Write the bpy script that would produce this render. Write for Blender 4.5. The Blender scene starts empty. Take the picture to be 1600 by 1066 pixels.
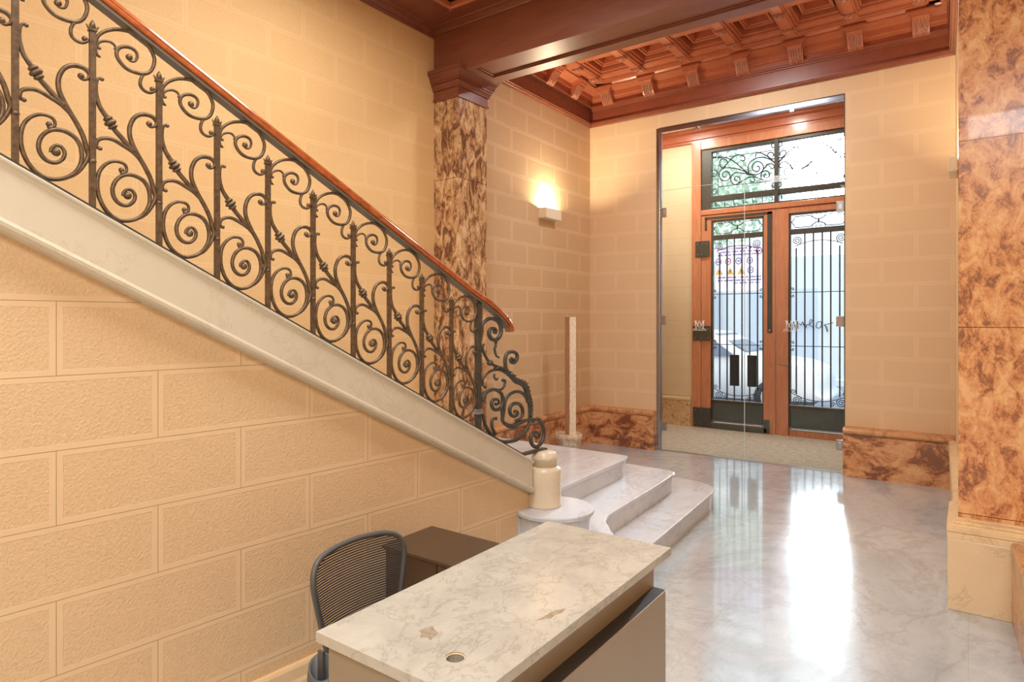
import bpy, bmesh, math, random
from mathutils import Vector, Matrix
random.seed(7)
SC = bpy.context.scene
COL = SC.collection
PI = math.pi

# ---------------------------------------------------------------- colour helpers
def s2l(c):
    return c/12.92 if c <= .04045 else ((c+.055)/1.055)**2.4
def rgb(r, g, b):
    return (s2l(r/255), s2l(g/255), s2l(b/255), 1)

# ---------------------------------------------------------------- mesh builder
class MB:
    def __init__(s):
        s.v = []; s.f = []; s.sm = []
    def add(s, vs, fs, smooth=False):
        n = len(s.v)
        s.v += [tuple(v) for v in vs]
        s.f += [tuple(i+n for i in f) for f in fs]
        s.sm += [smooth]*len(fs)
        return s
    def box(s, x0, x1, y0, y1, z0, z1):
        if x0 > x1: x0, x1 = x1, x0
        if y0 > y1: y0, y1 = y1, y0
        if z0 > z1: z0, z1 = z1, z0
        vs = [(x0,y0,z0),(x1,y0,z0),(x1,y1,z0),(x0,y1,z0),(x0,y0,z1),(x1,y0,z1),(x1,y1,z1),(x0,y1,z1)]
        return s.add(vs, [(0,3,2,1),(4,5,6,7),(0,1,5,4),(1,2,6,5),(2,3,7,6),(3,0,4,7)])
    def obox(s, c, ax, ay, az, hx, hy, hz):
        """box about centre c with unit axes and half sizes"""
        c = Vector(c); ax = Vector(ax); ay = Vector(ay); az = Vector(az)
        vs = []
        for k in (-1, 1):
            for (i, j) in ((-1,-1),(1,-1),(1,1),(-1,1)):
                vs.append(c + ax*hx*i + ay*hy*j + az*hz*k)
        return s.add(vs, [(0,3,2,1),(4,5,6,7),(0,1,5,4),(1,2,6,5),(2,3,7,6),(3,0,4,7)])
    def prism(s, poly, z0, z1, smooth=False):
        """poly: ccw list of (x, y)"""
        n = len(poly)
        vs = [(x,y,z0) for x,y in poly]+[(x,y,z1) for x,y in poly]
        s.add(vs, [tuple(range(n-1,-1,-1)), tuple(range(n,2*n))])
        m = len(s.v)-2*n
        fs = [(m+i, m+(i+1)%n, m+n+(i+1)%n, m+n+i) for i in range(n)]
        s.f += fs; s.sm += [smooth]*n
        return s
    def extrude(s, prof, fn, t0, t1):
        """prof: 2-d closed profile, fn(t, a, b) -> point; a straight moulding from t0 to t1"""
        n = len(prof)
        vs = [fn(t0,a,b) for a,b in prof]+[fn(t1,a,b) for a,b in prof]
        fs = [tuple(range(n-1,-1,-1)), tuple(range(n,2*n))]+[(i,(i+1)%n,n+(i+1)%n,n+i) for i in range(n)]
        return s.add(vs, fs)
    def tube(s, pts, r, side=None, asp=1.0, seg=8, cap=True):
        """swept bar; r a radius or list; side = fixed direction of the cross-section's first axis, asp its half size factor"""
        pts = [Vector(p) for p in pts]; n = len(pts)
        if not isinstance(r, (list, tuple)): r = [r]*n
        vs = []; prev = None
        for i, p in enumerate(pts):
            t = (pts[min(i+1,n-1)]-pts[max(i-1,0)])
            if t.length < 1e-9: t = Vector((0,0,1))
            t.normalize()
            if side is not None:
                a = Vector(side); b = t.cross(a)
                if b.length < 1e-6: b = Vector((0,0,1))
                b.normalize()
            else:
                if prev is None:
                    prev = t.orthogonal().normalized()
                a = (prev - t*prev.dot(t))
                if a.length < 1e-6: a = t.orthogonal()
                a.normalize(); prev = a
                b = t.cross(a)
            for k in range(seg):
                th = 2*PI*k/seg + PI/seg
                vs.append(p + a*(math.cos(th)*r[i]*asp) + b*(math.sin(th)*r[i]))
        fs = []
        for i in range(n-1):
            for k in range(seg):
                a0 = i*seg+k; a1 = i*seg+(k+1)%seg
                fs.append((a0, a1, a1+seg, a0+seg))
        if cap:
            fs.append(tuple(range(seg-1,-1,-1))); fs.append(tuple(range((n-1)*seg, n*seg)))
        return s.add(vs, fs, True)
    def lathe(s, prof, c=(0,0,0), seg=32, axis=None, a0=0, a1=2*PI, smooth=True):
        """prof: (radius, height) from bottom to top, about vertical axis or a given unit axis"""
        c = Vector(c)
        az = Vector(axis).normalized() if axis is not None else Vector((0,0,1))
        ax = az.orthogonal().normalized() if axis is not None else Vector((1,0,0))
        ay = az.cross(ax)
        vs = []
        for r, h in prof:
            for k in range(seg):
                th = a0+(a1-a0)*k/seg
                vs.append(c+az*h+ax*(r*math.cos(th))+ay*(r*math.sin(th)))
        fs = []
        for i in range(len(prof)-1):
            for k in range(seg):
                b0 = i*seg+k; b1 = i*seg+(k+1)%seg
                fs.append((b0,b1,b1+seg,b0+seg))
        s.add(vs, fs, smooth)
        m = len(s.v)-len(prof)*seg
        if prof[0][0] > 1e-6: s.f.append(tuple(m+k for k in range(seg-1,-1,-1))); s.sm.append(False)
        if prof[-1][0] > 1e-6: s.f.append(tuple(m+(len(prof)-1)*seg+k for k in range(seg))); s.sm.append(False)
        return s
    def ball(s, c, r, seg=12, rings=8, sc=(1,1,1)):
        vs = []; fs = []
        c = Vector(c)
        for i in range(rings+1):
            ph = PI*i/rings
            for k in range(seg):
                th = 2*PI*k/seg
                vs.append(c+Vector((math.sin(ph)*math.cos(th)*r*sc[0], math.sin(ph)*math.sin(th)*r*sc[1], math.cos(ph)*r*sc[2])))
        for i in range(rings):
            for k in range(seg):
                b0 = i*seg+k; b1 = i*seg+(k+1)%seg
                fs.append((b0, b0+seg, b1+seg, b1))
        return s.add(vs, fs, True)
    def build(s, name, mat, parent=None, origin=None, bevel=0, smooth=None, weld=True):
        me = bpy.data.meshes.new(name)
        if parent is not None: o0 = Vector(WORLD[parent.name_full])
        elif origin is not None: o0 = Vector(origin)
        else:
            xs = [v[0] for v in s.v]; ys = [v[1] for v in s.v]; zs_ = [v[2] for v in s.v]
            o0 = Vector(((min(xs)+max(xs))/2, (min(ys)+max(ys))/2, min(zs_)))
        me.from_pydata([tuple(Vector(v)-o0) for v in s.v], [], s.f)
        me.polygons.foreach_set('use_smooth', s.sm if smooth is None else [smooth]*len(s.f))
        if weld:
            bm = bmesh.new(); bm.from_mesh(me)
            bmesh.ops.remove_doubles(bm, verts=bm.verts, dist=1e-6)
            bmesh.ops.recalc_face_normals(bm, faces=bm.faces)
            bm.to_mesh(me); bm.free()
        me.materials.append(mat)
        o = bpy.data.objects.new(name, me); COL.objects.link(o)
        if parent is not None:
            o.parent = parent
            WORLD[o.name_full] = tuple(o0)
        else:
            o.location = o0
            WORLD[o.name_full] = tuple(o0)
        if bevel:
            b = o.modifiers.new('bevel', 'BEVEL'); b.width = bevel; b.segments = 2; b.limit_method = 'ANGLE'; b.angle_limit = .6
        return o
WORLD = {}

def tag(o, label=None, cat=None, group=None, kind=None):
    if label: o['label'] = label
    if cat: o['category'] = cat
    if group: o['group'] = group
    if kind: o['kind'] = kind
    return o
def empty(name, loc, label=None, cat=None, group=None, kind=None):
    o = bpy.data.objects.new(name, None); COL.objects.link(o)
    o.location = loc; o.empty_display_size = .05
    WORLD[o.name_full] = tuple(loc)
    return tag(o, label, cat, group, kind)
def dup(o, parent=None, loc=None):
    """copy a thing with its parts"""
    c = o.copy(); COL.objects.link(c)
    c.parent = parent
    if loc is not None: c.location = loc
    for ch in list(o.children): dup(ch, c)
    return c

def cr(pts, n=6):
    """Catmull-Rom resampling of a point list of any dimension"""
    P = [tuple(p) for p in pts]
    P = [tuple(2*a-b for a, b in zip(P[0], P[1]))]+P+[tuple(2*a-b for a, b in zip(P[-1], P[-2]))]
    out = []
    for i in range(1, len(P)-2):
        for k in range(n):
            t = k/n
            out.append(tuple(.5*((2*b)+(-a+c)*t+(2*a-5*b+4*c-d)*t*t+(-a+3*b-3*c+d)*t**3) for a, b, c, d in zip(P[i-1], P[i], P[i+1], P[i+2])))
    out.append(P[-2])
    return out

def text_mb(txt, fn, size, depth=.001):
    """lettering as mesh; fn(x, y, z) -> world point"""
    cu = bpy.data.curves.new('t', 'FONT'); cu.body = txt; cu.size = size; cu.extrude = depth; cu.align_x = 'CENTER'
    ob = bpy.data.objects.new('t', cu); COL.objects.link(ob)
    dg = bpy.context.evaluated_depsgraph_get()
    me = bpy.data.meshes.new_from_object(ob.evaluated_get(dg))
    mb = MB(); mb.add([fn(*v.co) for v in me.vertices], [tuple(p.vertices) for p in me.polygons])
    bpy.data.objects.remove(ob); bpy.data.curves.remove(cu); bpy.data.meshes.remove(me)
    return mb

# ---------------------------------------------------------------- materials
def newmat(name):
    m = bpy.data.materials.new(name); m.use_nodes = True
    nt = m.node_tree
    return m, nt, nt.nodes['Principled BSDF']
def N(nt, typ, **kw):
    n = nt.nodes.new(typ)
    for k, v in kw.items():
        if hasattr(n, k): setattr(n, k, v)
        else: n.inputs[k.replace('_', ' ')].default_value = v
    return n
def setp(b, **kw):
    for k, v in kw.items(): b.inputs[k.replace('_', ' ')].default_value = v
def ramp(nt, fac, stops, interp='LINEAR'):
    r = nt.nodes.new('ShaderNodeValToRGB'); r.color_ramp.interpolation = interp
    e = r.color_ramp.elements
    while len(e) > 1: e.remove(e[-1])
    e[0].position = stops[0][0]; e[0].color = stops[0][1]
    for p, c in stops[1:]:
        x = e.new(p); x.color = c
    nt.links.new(fac, r.inputs[0])
    return r.outputs[0]
def pos(nt, scale=(1,1,1), rot=(0,0,0), loc=(0,0,0)):
    g = nt.nodes.new('ShaderNodeNewGeometry')
    mp = nt.nodes.new('ShaderNodeMapping')
    mp.inputs['Scale'].default_value = scale; mp.inputs['Rotation'].default_value = rot; mp.inputs['Location'].default_value = loc
    nt.links.new(g.outputs['Position'], mp.inputs['Vector'])
    return mp.outputs[0]
def noise(nt, vec, scale, detail=4, rough=.5, dist=0):
    n = N(nt, 'ShaderNodeTexNoise'); n.inputs['Scale'].default_value = scale; n.inputs['Detail'].default_value = detail
    n.inputs['Roughness'].default_value = rough; n.inputs['Distortion'].default_value = dist
    nt.links.new(vec, n.inputs['Vector'])
    return n.outputs['Fac']
def mix(nt, fac, a, b, mode='MIX'):
    m = nt.nodes.new('ShaderNodeMix'); m.data_type = 'RGBA'; m.blend_type = mode
    for s_, v in (('Factor', fac), ('A', a), ('B', b)):
        i = [x for x in m.inputs if x.name == s_ and (x.type == ('VALUE' if s_ == 'Factor' else 'RGBA'))][0]
        if isinstance(v, (int, float, tuple)): i.default_value = v
        else: nt.links.new(v, i)
    return [x for x in m.outputs if x.type == 'RGBA'][0]
def bump(nt, b, h, strength=.5, dist=.01, normal=None):
    n = nt.nodes.new('ShaderNodeBump'); n.inputs['Strength'].default_value = strength; n.inputs['Distance'].default_value = dist
    nt.links.new(h, n.inputs['Height'])
    if normal is not None: nt.links.new(normal, n.inputs['Normal'])
    nt.links.new(n.outputs[0], b.inputs['Normal'])
    return n.outputs[0]
def math_(nt, op, a, b=None):
    n = nt.nodes.new('ShaderNodeMath'); n.operation = op
    for i, v in enumerate((a, b)):
        if v is None: continue
        if isinstance(v, (int, float)): n.inputs[i].default_value = v
        else: nt.links.new(v, n.inputs[i])
    return n.outputs[0]

def simple(name, col, rough=.5, metal=0, coat=0, spec=None, nscale=0, nvar=.1):
    m, nt, b = newmat(name)
    setp(b, Base_Color=col, Roughness=rough, Metallic=metal, Coat_Weight=coat)
    if spec is not None: setp(b, Specular_IOR_Level=spec)
    if nscale:
        f = noise(nt, pos(nt), nscale, 3)
        dark = tuple(c*(1-nvar) for c in col[:3])+(1,); lite = tuple(min(1, c*(1+nvar)) for c in col[:3])+(1,)
        nt.links.new(ramp(nt, f, [(.3, dark), (.7, lite)]), b.inputs['Base Color'])
    return m

def wall_mat(name, dx, dy, uoff, zoff, bw, rh, band=.05, line=.0022, c_block=(226,180,124), c_band=(231,189,136), stip=1.0, bstr=.5, linedark=.55):
    """plaster scored like ashlar: stippled blocks in smooth margins with a fine joint"""
    m, nt, b = newmat(name)
    setp(b, Roughness=.62, Specular_IOR_Level=.3)
    g = nt.nodes.new('ShaderNodeNewGeometry')
    sep = nt.nodes.new('ShaderNodeSeparateXYZ'); nt.links.new(g.outputs['Position'], sep.inputs[0])
    u = math_(nt, 'ADD', math_(nt, 'ADD', math_(nt, 'MULTIPLY', sep.outputs[0], dx), math_(nt, 'MULTIPLY', sep.outputs[1], dy)), uoff)
    v = math_(nt, 'ADD', sep.outputs[2], zoff)
    cb = nt.nodes.new('ShaderNodeCombineXYZ'); nt.links.new(u, cb.inputs[0]); nt.links.new(v, cb.inputs[1])
    def brick(mort, smooth):
        br = nt.nodes.new('ShaderNodeTexBrick')
        br.offset = .5; br.offset_frequency = 2; br.squash = 1
        for k, val in (('Scale', 1), ('Mortar Size', mort), ('Mortar Smooth', smooth), ('Bias', 0), ('Brick Width', bw), ('Row Height', rh)):
            br.inputs[k].default_value = val
        br.inputs['Color1'].default_value = (0,0,0,1); br.inputs['Color2'].default_value = (1,1,1,1)
        nt.links.new(cb.outputs[0], br.inputs['Vector'])
        return br
    b1 = brick(band/2, .12); b2 = brick(line/2, 0)
    st = noise(nt, pos(nt), 105, 3, .6)
    big = noise(nt, pos(nt), 1.3, 3)
    cb_ = rgb(*c_block); cm = rgb(*c_band)
    blockc = ramp(nt, st, [(.3, tuple(x*.90 for x in cb_[:3])+(1,)), (.62, cb_)])
    c = mix(nt, b1.outputs['Fac'], blockc, cm)
    lines = tuple(x*linedark for x in cb_[:3])+(1,)
    c = mix(nt, b2.outputs['Fac'], c, lines)
    c = mix(nt, ramp(nt, big, [(.3, (0,0,0,1)), (.7, (1,1,1,1))]), c, mix(nt, .12, c, rgb(205,150,100)))
    nt.links.new(c, b.inputs['Base Color'])
    inv = math_(nt, 'SUBTRACT', 1, b1.outputs['Fac'])
    sth = math_(nt, 'MULTIPLY', math_(nt, 'MULTIPLY', st, inv), .5*stip)
    h = math_(nt, 'SUBTRACT', math_(nt, 'ADD', sth, math_(nt, 'MULTIPLY', b1.outputs['Fac'], .55)), math_(nt, 'MULTIPLY', b2.outputs['Fac'], .5))
    bump(nt, b, h, bstr, .006)
    return m

def marble(name, base, vein, scale=1.2, rough=.15, veinw=.04, warm=None, stretch=(1,1,1), seed=0, amt=.8, coat=0, dist=1.0, cloud=.80):
    m, nt, b = newmat(name)
    setp(b, Roughness=rough, Coat_Weight=coat)
    p = pos(nt, stretch, (.3,.5,.7+seed), (seed*3.1, seed, 0))
    a = noise(nt, p, scale, 9, .66, dist)
    w = math_(nt, 'ABSOLUTE', math_(nt, 'SUBTRACT', a, .5))
    v1 = ramp(nt, w, [(0, (1,1,1,1)), (veinw*.4, (.55,.55,.55,1)), (veinw, (0,0,0,1))])
    a2 = noise(nt, p, scale*3.1, 8, .72, dist*.8)
    w2 = math_(nt, 'ABSOLUTE', math_(nt, 'SUBTRACT', a2, .52))
    v2 = ramp(nt, w2, [(0, (.5,.5,.5,1)), (veinw*.6, (0,0,0,1))])
    cl = noise(nt, p, scale*.9, 5, .6, .6)
    base2 = tuple(c*cloud for c in rgb(*base)[:3])+(1,)
    c = ramp(nt, cl, [(.32, base2), (.62, rgb(*base))])
    if warm:
        c = mix(nt, ramp(nt, noise(nt, p, scale*.6, 3), [(.45,(0,0,0,1)),(.7,(.6,.6,.6,1))]), c, rgb(*warm))
    c = mix(nt, math_(nt, 'MULTIPLY', v1, amt), c, rgb(*vein))
    c = mix(nt, math_(nt, 'MULTIPLY', v2, amt), c, rgb(*vein))
    nt.links.new(c, b.inputs['Base Color'])
    return m

def breccia(name, dark, mid, lite, scale=6, rough=.16, stretch=(1,1,1), rot=(0,0,0), lo=.38, hi=.62, dist=1.8, pink=None, seed=0, joints=None):
    m, nt, b = newmat(name)
    setp(b, Roughness=rough, Coat_Weight=.15)
    p = pos(nt, stretch, rot, (seed*1.7, seed*2.3, 0))
    a = noise(nt, p, scale, 9, .68, dist)
    f = noise(nt, p, scale*5, 6, .7, 1.0)
    s_ = math_(nt, 'ADD', math_(nt, 'MULTIPLY', a, .72), math_(nt, 'MULTIPLY', f, .28))
    c = ramp(nt, s_, [(lo, rgb(*dark)), (lo+.045, tuple((x*.45+y*.55) for x, y in zip(rgb(*dark), rgb(*mid)))), (lo+.075, rgb(*mid)), (hi, rgb(*lite))])
    if pink:
        c = mix(nt, ramp(nt, noise(nt, p, scale*.35, 3), [(.42,(0,0,0,1)),(.6,(.7,.7,.7,1))]), c, rgb(*pink), 'MIX')
        c2 = ramp(nt, s_, [(lo, rgb(*dark)), (lo+.06, rgb(*mid)), (hi, rgb(*lite))])
        c = mix(nt, .5, c, c2)
    if joints:
        g = nt.nodes.new('ShaderNodeNewGeometry'); sep = nt.nodes.new('ShaderNodeSeparateXYZ'); nt.links.new(g.outputs['Position'], sep.inputs[0])
        z0, dz = joints
        fr = math_(nt, 'FRACT', math_(nt, 'DIVIDE', math_(nt, 'SUBTRACT', sep.outputs[2], z0), dz))
        ln = math_(nt, 'LESS_THAN', fr, .004)
        c = mix(nt, ln, c, rgb(70,45,32))
    nt.links.new(c, b.inputs['Base Color'])
    return m

def wood(name, a, b_, scale=(1,1,1), rough=.3, coat=.3, rot=(0,0,0), gs=6, crough=.15):
    m, nt, b = newmat(name)
    setp(b, Roughness=rough, Coat_Weight=coat, Coat_Roughness=crough)
    p = pos(nt, scale, rot)
    g = noise(nt, p, gs, 5, .6, .8)
    nt.links.new(ramp(nt, g, [(.3, rgb(*a)), (.7, rgb(*b_))]), b.inputs['Base Color'])
    return m

A4 = math.radians(4.79)
DU = Vector((math.sin(A4), math.cos(A4), 0)); DN = Vector((math.cos(A4), -math.sin(A4), 0))
P0 = Vector((-2.123, 3.265, 0))
def SP(s, z, off=0.0):
    """point of the staircase's slanting front: s along the flight (positive towards its foot), off towards the hall"""
    p = P0 + DU*s + DN*off
    return Vector((p.x, p.y, z))
def zs(s): return 1.002 - .527*(s+.575)          # line of the iron bottom rail
def zh(s): return 2.650 - .519*(s+2.41)          # underside of the handrail's steel bar

SIDE_Z = -.712+.2505*4
M = {}
M['wall_left'] = wall_mat('plaster_left', 0, 1, -.27+.595*8, -.712+.2505*4, .595, .2505, band=.04, line=.0018, c_block=(232,194,138), c_band=(234,197,143), stip=.5, bstr=.35, linedark=.78)
M['wall_side'] = wall_mat('plaster_side', 0, 1, -.27+.595*8, -.712+.2505*4, .595, .2505, band=.045, line=.0012, c_block=(208,176,136), c_band=(216,187,150), stip=.9)
M['wall_front'] = wall_mat('plaster_front', 1, 0, .12+.595*10, -.712+.2505*4, .595, .2505, band=.045, line=.0015, c_block=(228,199,160), c_band=(230,202,164), stip=.15, bstr=.15, linedark=.88)
M['wall_stair'] = wall_mat('plaster_stair', DU.x, DU.y, -(P0.x*DU.x+P0.y*DU.y)+2.493+.601*2, -.708+.2385*4, .601, .2385, band=.04, line=.0022, c_block=(222,192,152), c_band=(225,196,157), stip=1.6, bstr=.75, linedark=.5)
M['wall_vestibule'] = wall_mat('plaster_vestibule', 1, 0, 6, -.1, 2.0, .2505, band=.004, line=.003, c_block=(230,212,176), c_band=(230,212,176), stip=.1, bstr=.2, linedark=.6)
M['plain'] = simple('plain_plaster', rgb(230,198,152), .7, nscale=2, nvar=.05)
M['floor'] = None
M['marble_white'] = marble('marble_white', (212,215,219), (150,144,140), 1.8, .14, .02, stretch=(1,.45,1), amt=.32, dist=.6)
M['marble_stringer'] = marble('marble_stringer', (206,197,176), (150,138,118), 2.2, .32, .012, amt=.22, seed=2, cloud=.92)
M['marble_post'] = marble('marble_post', (220,205,180), (150,120,85), 2.2, .25, .012, amt=.15, seed=4, cloud=.96)
M['marble_pedestal'] = marble('marble_pedestal', (232,206,166), (150,105,70), 2.0, .2, .015, amt=.25, seed=5, cloud=.92)
M['marble_desk'] = marble('marble_desk', (194,189,175), (126,120,108), 7, .13, .02, amt=.38, seed=7, stretch=(1,.8,1), dist=.4, cloud=.80)
M['pillar_left'] = breccia('breccia_brown', (110,72,52), (196,150,104), (222,190,148), 13, .15, (1,1,.42), (.45,.35,0), .44, .60, .9, seed=1, joints=(2.905-1.12*3, 1.12))
M['pillar_right'] = breccia('breccia_orange', (138,84,56), (208,140,88), (230,182,128), 13, .25, (1,1,.62), (.6,.5,0), .41, .60, .7, seed=3, joints=(1.56-1.05*2, 1.05))
M['plinth'] = breccia('breccia_plinth', (128,80,58), (204,142,94), (222,174,128), 3.6, .18, (1,1,1.6), (.2,.9,.4), .435, .60, .8, seed=5)
M['plinth_light'] = breccia('breccia_light', (150,110,75), (214,178,130), (228,196,152), 14, .3, lo=.40, hi=.55, seed=6)
M['cap_stone'] = marble('marble_cap', (214,160,108), (140,86,54), 3.2, .2, .05, amt=.6, seed=9)
M['cap_cream'] = marble('marble_cap_cream', (234,206,160), (170,125,88), 3.2, .2, .02, amt=.3, seed=8, cloud=.92)
M['wood_ceiling'] = wood('wood_ceiling', (116,62,42), (134,74,52), (1,6,6), .34, .35, gs=3)
M['wood_coffer'] = wood('wood_coffer', (184,108,76), (196,118,84), (2,2,2), .30, .8, gs=3, crough=.12)
M['wood_carved'] = wood('wood_carved', (150,84,60), (200,140,112), (10,10,10), .3, .4, gs=9)
M['wood_frieze'] = wood('wood_frieze', (132,68,46), (146,78,54), (2,2,2), .42, .3, gs=3, crough=.35)
M['wood_door'] = wood('wood_door', (194,120,84), (214,146,106), (4,4,.5), .38, .2, gs=7)
M['wood_beam'] = wood('wood_beam', (128,72,50), (146,88,64), (1,6,6), .42, .5, gs=2, crough=.32)
M['rail_wood'] = wood('wood_handrail', (140,66,30), (186,100,52), (2,1,1), .2, .6, gs=18)
M['iron'] = simple('wrought_iron', rgb(108,88,66), .42, .45, nscale=60, nvar=.35)
M['iron_dark'] = simple('iron_dark', rgb(76,74,66), .45, .35, nscale=40, nvar=.2)
M['rail_steel'] = simple('rail_steel', rgb(118,108,92), .5, .3)
M['door_iron'] = simple('door_iron', rgb(48,54,62), .5, .2)
M['door_panel'] = simple('door_panel', rgb(84,92,92), .35, .2, nscale=3, nvar=.1)
M['chrome'] = simple('chrome', rgb(190,196,206), .22, 1)
M['clamp'] = simple('clamp_steel', rgb(176,168,156), .35, .9)
M['black'] = simple('push_plate_black', rgb(30,32,36), .4)
M['desk_dark'] = simple('desk_laminate', rgb(160,144,120), .42, .25, nscale=1.5, nvar=.06)
M['cabinet_dark'] = simple('cabinet_brown', rgb(84,64,46), .36, .1)
M['plastic'] = simple('chair_plastic', rgb(84,83,80), .4, 0)
M['plastic_dark'] = simple('chair_dark', rgb(38,37,36), .45)
M['gap_shade'] = simple('painted_gap_shade', rgb(52,42,32), .6)
M['stone_mark'] = simple('stone_mark', rgb(160,146,124), .2, nscale=60, nvar=.2)
M['skirting'] = simple('skirting_plaster', rgb(224,192,148), .55, nscale=2, nvar=.04)
M['bucket'] = simple('bucket_plastic', rgb(214,192,164), .5, nscale=25, nvar=.25)
M['post_white'] = simple('timber_white_face', rgb(238,222,196), .7, nscale=30, nvar=.12)
M['post_wood'] = wood('timber_side', (168,120,88), (196,150,118), (6,6,.8), .7, 0, gs=12)
M['lamp_white'] = simple('plaster_lamp', rgb(236,222,198), .6)
M['switch'] = simple('white_plastic', rgb(235,230,222), .4)
M['decal'] = simple('white_decal', rgb(238,236,230), .6)
M['decal_dark'] = simple('dark_ink', rgb(60,60,72), .6)
M['letter'] = simple('white_print', rgb(240,236,228), .5)
M['mat_vestibule'] = None
def floor_mat():
    m, nt, b = newmat('marble_floor')
    p = pos(nt, (1,.6,1), (0,0,.25))
    a = noise(nt, p, 1.0, 9, .66, .7); w = math_(nt, 'ABSOLUTE', math_(nt, 'SUBTRACT', a, .5))
    v1 = ramp(nt, w, [(0,(1,1,1,1)),(.012,(.5,.5,.5,1)),(.03,(0,0,0,1))])
    a2 = noise(nt, p, 4.2, 9, .72, .7); w2 = math_(nt, 'ABSOLUTE', math_(nt, 'SUBTRACT', a2, .52))
    v2 = ramp(nt, w2, [(0,(.7,.7,.7,1)),(.03,(0,0,0,1))])
    cl = noise(nt, p, 1.1, 6, .65, .8)
    c = ramp(nt, cl, [(.3, rgb(162,173,180)), (.5, rgb(188,198,203)), (.7, rgb(205,212,214))])
    c = mix(nt, math_(nt,'MULTIPLY',v1,.3), c, rgb(140,134,126))
    c = mix(nt, math_(nt,'MULTIPLY',v2,.3), c, rgb(150,144,134))
    # slab joints
    g = nt.nodes.new('ShaderNodeNewGeometry')
    mp = nt.nodes.new('ShaderNodeMapping'); mp.inputs['Rotation'].default_value = (0,0,0)
    nt.links.new(g.outputs['Position'], mp.inputs['Vector'])
    br = nt.nodes.new('ShaderNodeTexBrick'); br.offset = 0
    for k, val in (('Scale',1),('Mortar Size',.0012),('Mortar Smooth',0),('Bias',0),('Brick Width',1.1),('Row Height',1.1)): br.inputs[k].default_value = val
    nt.links.new(mp.outputs[0], br.inputs['Vector'])
    c = mix(nt, math_(nt,'MULTIPLY',br.outputs['Fac'],.35), c, rgb(140,128,112))
    nt.links.new(c, b.inputs['Base Color'])
    rr = noise(nt, p, 2.0, 4)
    nt.links.new(ramp(nt, rr, [(.3,(.13,.13,.13,1)),(.7,(.19,.19,.19,1))]), b.inputs['Roughness'])
    setp(b, Specular_IOR_Level=.6, Coat_Weight=.7, Coat_Roughness=.06)
    return m
M['floor'] = floor_mat()
def terrazzo():
    m, nt, b = newmat('granular_screed')
    p = pos(nt)
    f = noise(nt, p, 45, 6, .8)
    f2 = noise(nt, p, 14, 5, .75)
    c = mix(nt, .45, ramp(nt, f, [(.35, rgb(140,128,106)), (.5, rgb(200,188,164)), (.65, rgb(228,218,198))]), ramp(nt, f2, [(.38, rgb(160,146,126)), (.6, rgb(224,214,194))]))
    nt.links.new(c, b.inputs['Base Color'])
    setp(b, Roughness=.7); bump(nt, b, f, .3, .004)
    return m
M['mat_vestibule'] = terrazzo()
def glass_mat(name, tint=(1,1,1,1), rough=0.0, spec=.9):
    m = bpy.data.materials.new(name); m.use_nodes = True; nt = m.node_tree
    for n in list(nt.nodes): nt.nodes.remove(n)
    out = nt.nodes.new('ShaderNodeOutputMaterial'); mx = nt.nodes.new('ShaderNodeMixShader')
    tr = nt.nodes.new('ShaderNodeBsdfTransparent'); tr.inputs[0].default_value = tint
    gl = nt.nodes.new('ShaderNodeBsdfGlossy'); gl.inputs['Roughness'].default_value = rough
    fr = nt.nodes.new('ShaderNodeFresnel'); fr.inputs[0].default_value = 1.45
    k = math_(nt, 'MULTIPLY', fr.outputs[0], spec)
    nt.links.new(k, mx.inputs[0]); nt.links.new(tr.outputs[0], mx.inputs[1]); nt.links.new(gl.outputs[0], mx.inputs[2])
    nt.links.new(mx.outputs[0], out.inputs[0])
    return m
M['glass'] = glass_mat('clear_glass', (.93,.96,.95,1))
M['glass_edge'] = simple('glass_edge', rgb(214,226,224), .2)
def emis(name, col, s):
    m = bpy.data.materials.new(name); m.use_nodes = True; nt = m.node_tree
    b = nt.nodes['Principled BSDF']; setp(b, Base_Color=col, Emission_Color=col, Emission_Strength=s)
    return m
M['bulb'] = emis('lamp_glow', rgb(255,226,170), 30)
def mesh_mat():
    """woven chair mesh: rows of dark cord with gaps between"""
    m = bpy.data.materials.new('woven_mesh'); m.use_nodes = True; nt = m.node_tree
    b = nt.nodes['Principled BSDF']; setp(b, Base_Color=rgb(62,62,62), Roughness=.5)
    out = [n for n in nt.nodes if n.type == 'OUTPUT_MATERIAL'][0]
    g = nt.nodes.new('ShaderNodeNewGeometry'); sep = nt.nodes.new('ShaderNodeSeparateXYZ'); nt.links.new(g.outputs['Position'], sep.inputs[0])
    fr = math_(nt, 'FRACT', math_(nt, 'DIVIDE', sep.outputs[2], .0088))
    gap = math_(nt, 'LESS_THAN', fr, .36)
    mx = nt.nodes.new('ShaderNodeMixShader'); tr = nt.nodes.new('ShaderNodeBsdfTransparent')
    nt.links.new(gap, mx.inputs[0]); nt.links.new(b.outputs[0], mx.inputs[1]); nt.links.new(tr.outputs[0], mx.inputs[2])
    nt.links.new(mx.outputs[0], out.inputs[0])
    return m
M['mesh'] = mesh_mat()
P_top=[(0.0082, 0.5426), (0.0125, 0.5661), (0.0263, 0.5866), (0.0486, 0.6039), (0.077, 0.6158), (0.1118, 0.6196), (0.1416, 0.6101), (0.1688, 0.5894), (0.1861, 0.5582), (0.1861, 0.5314), (0.175, 0.5046), (0.1567, 0.4905), (0.1296, 0.4864), (0.1001, 0.4919), (0.0781, 0.511), (0.0701, 0.531), (0.0741, 0.5484), (0.0885, 0.5615), (0.1089, 0.5663), (0.1266, 0.5603), (0.1332, 0.5447), (0.1266, 0.5249), (0.113, 0.5206), (0.1031, 0.5273)]
P_s2=[(0.1567, 0.4905), (0.1488, 0.4802), (0.1428, 0.4619), (0.144, 0.4444), (0.1548, 0.4322), (0.1719, 0.429), (0.1873, 0.4379), (0.1904, 0.4488)]
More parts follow.
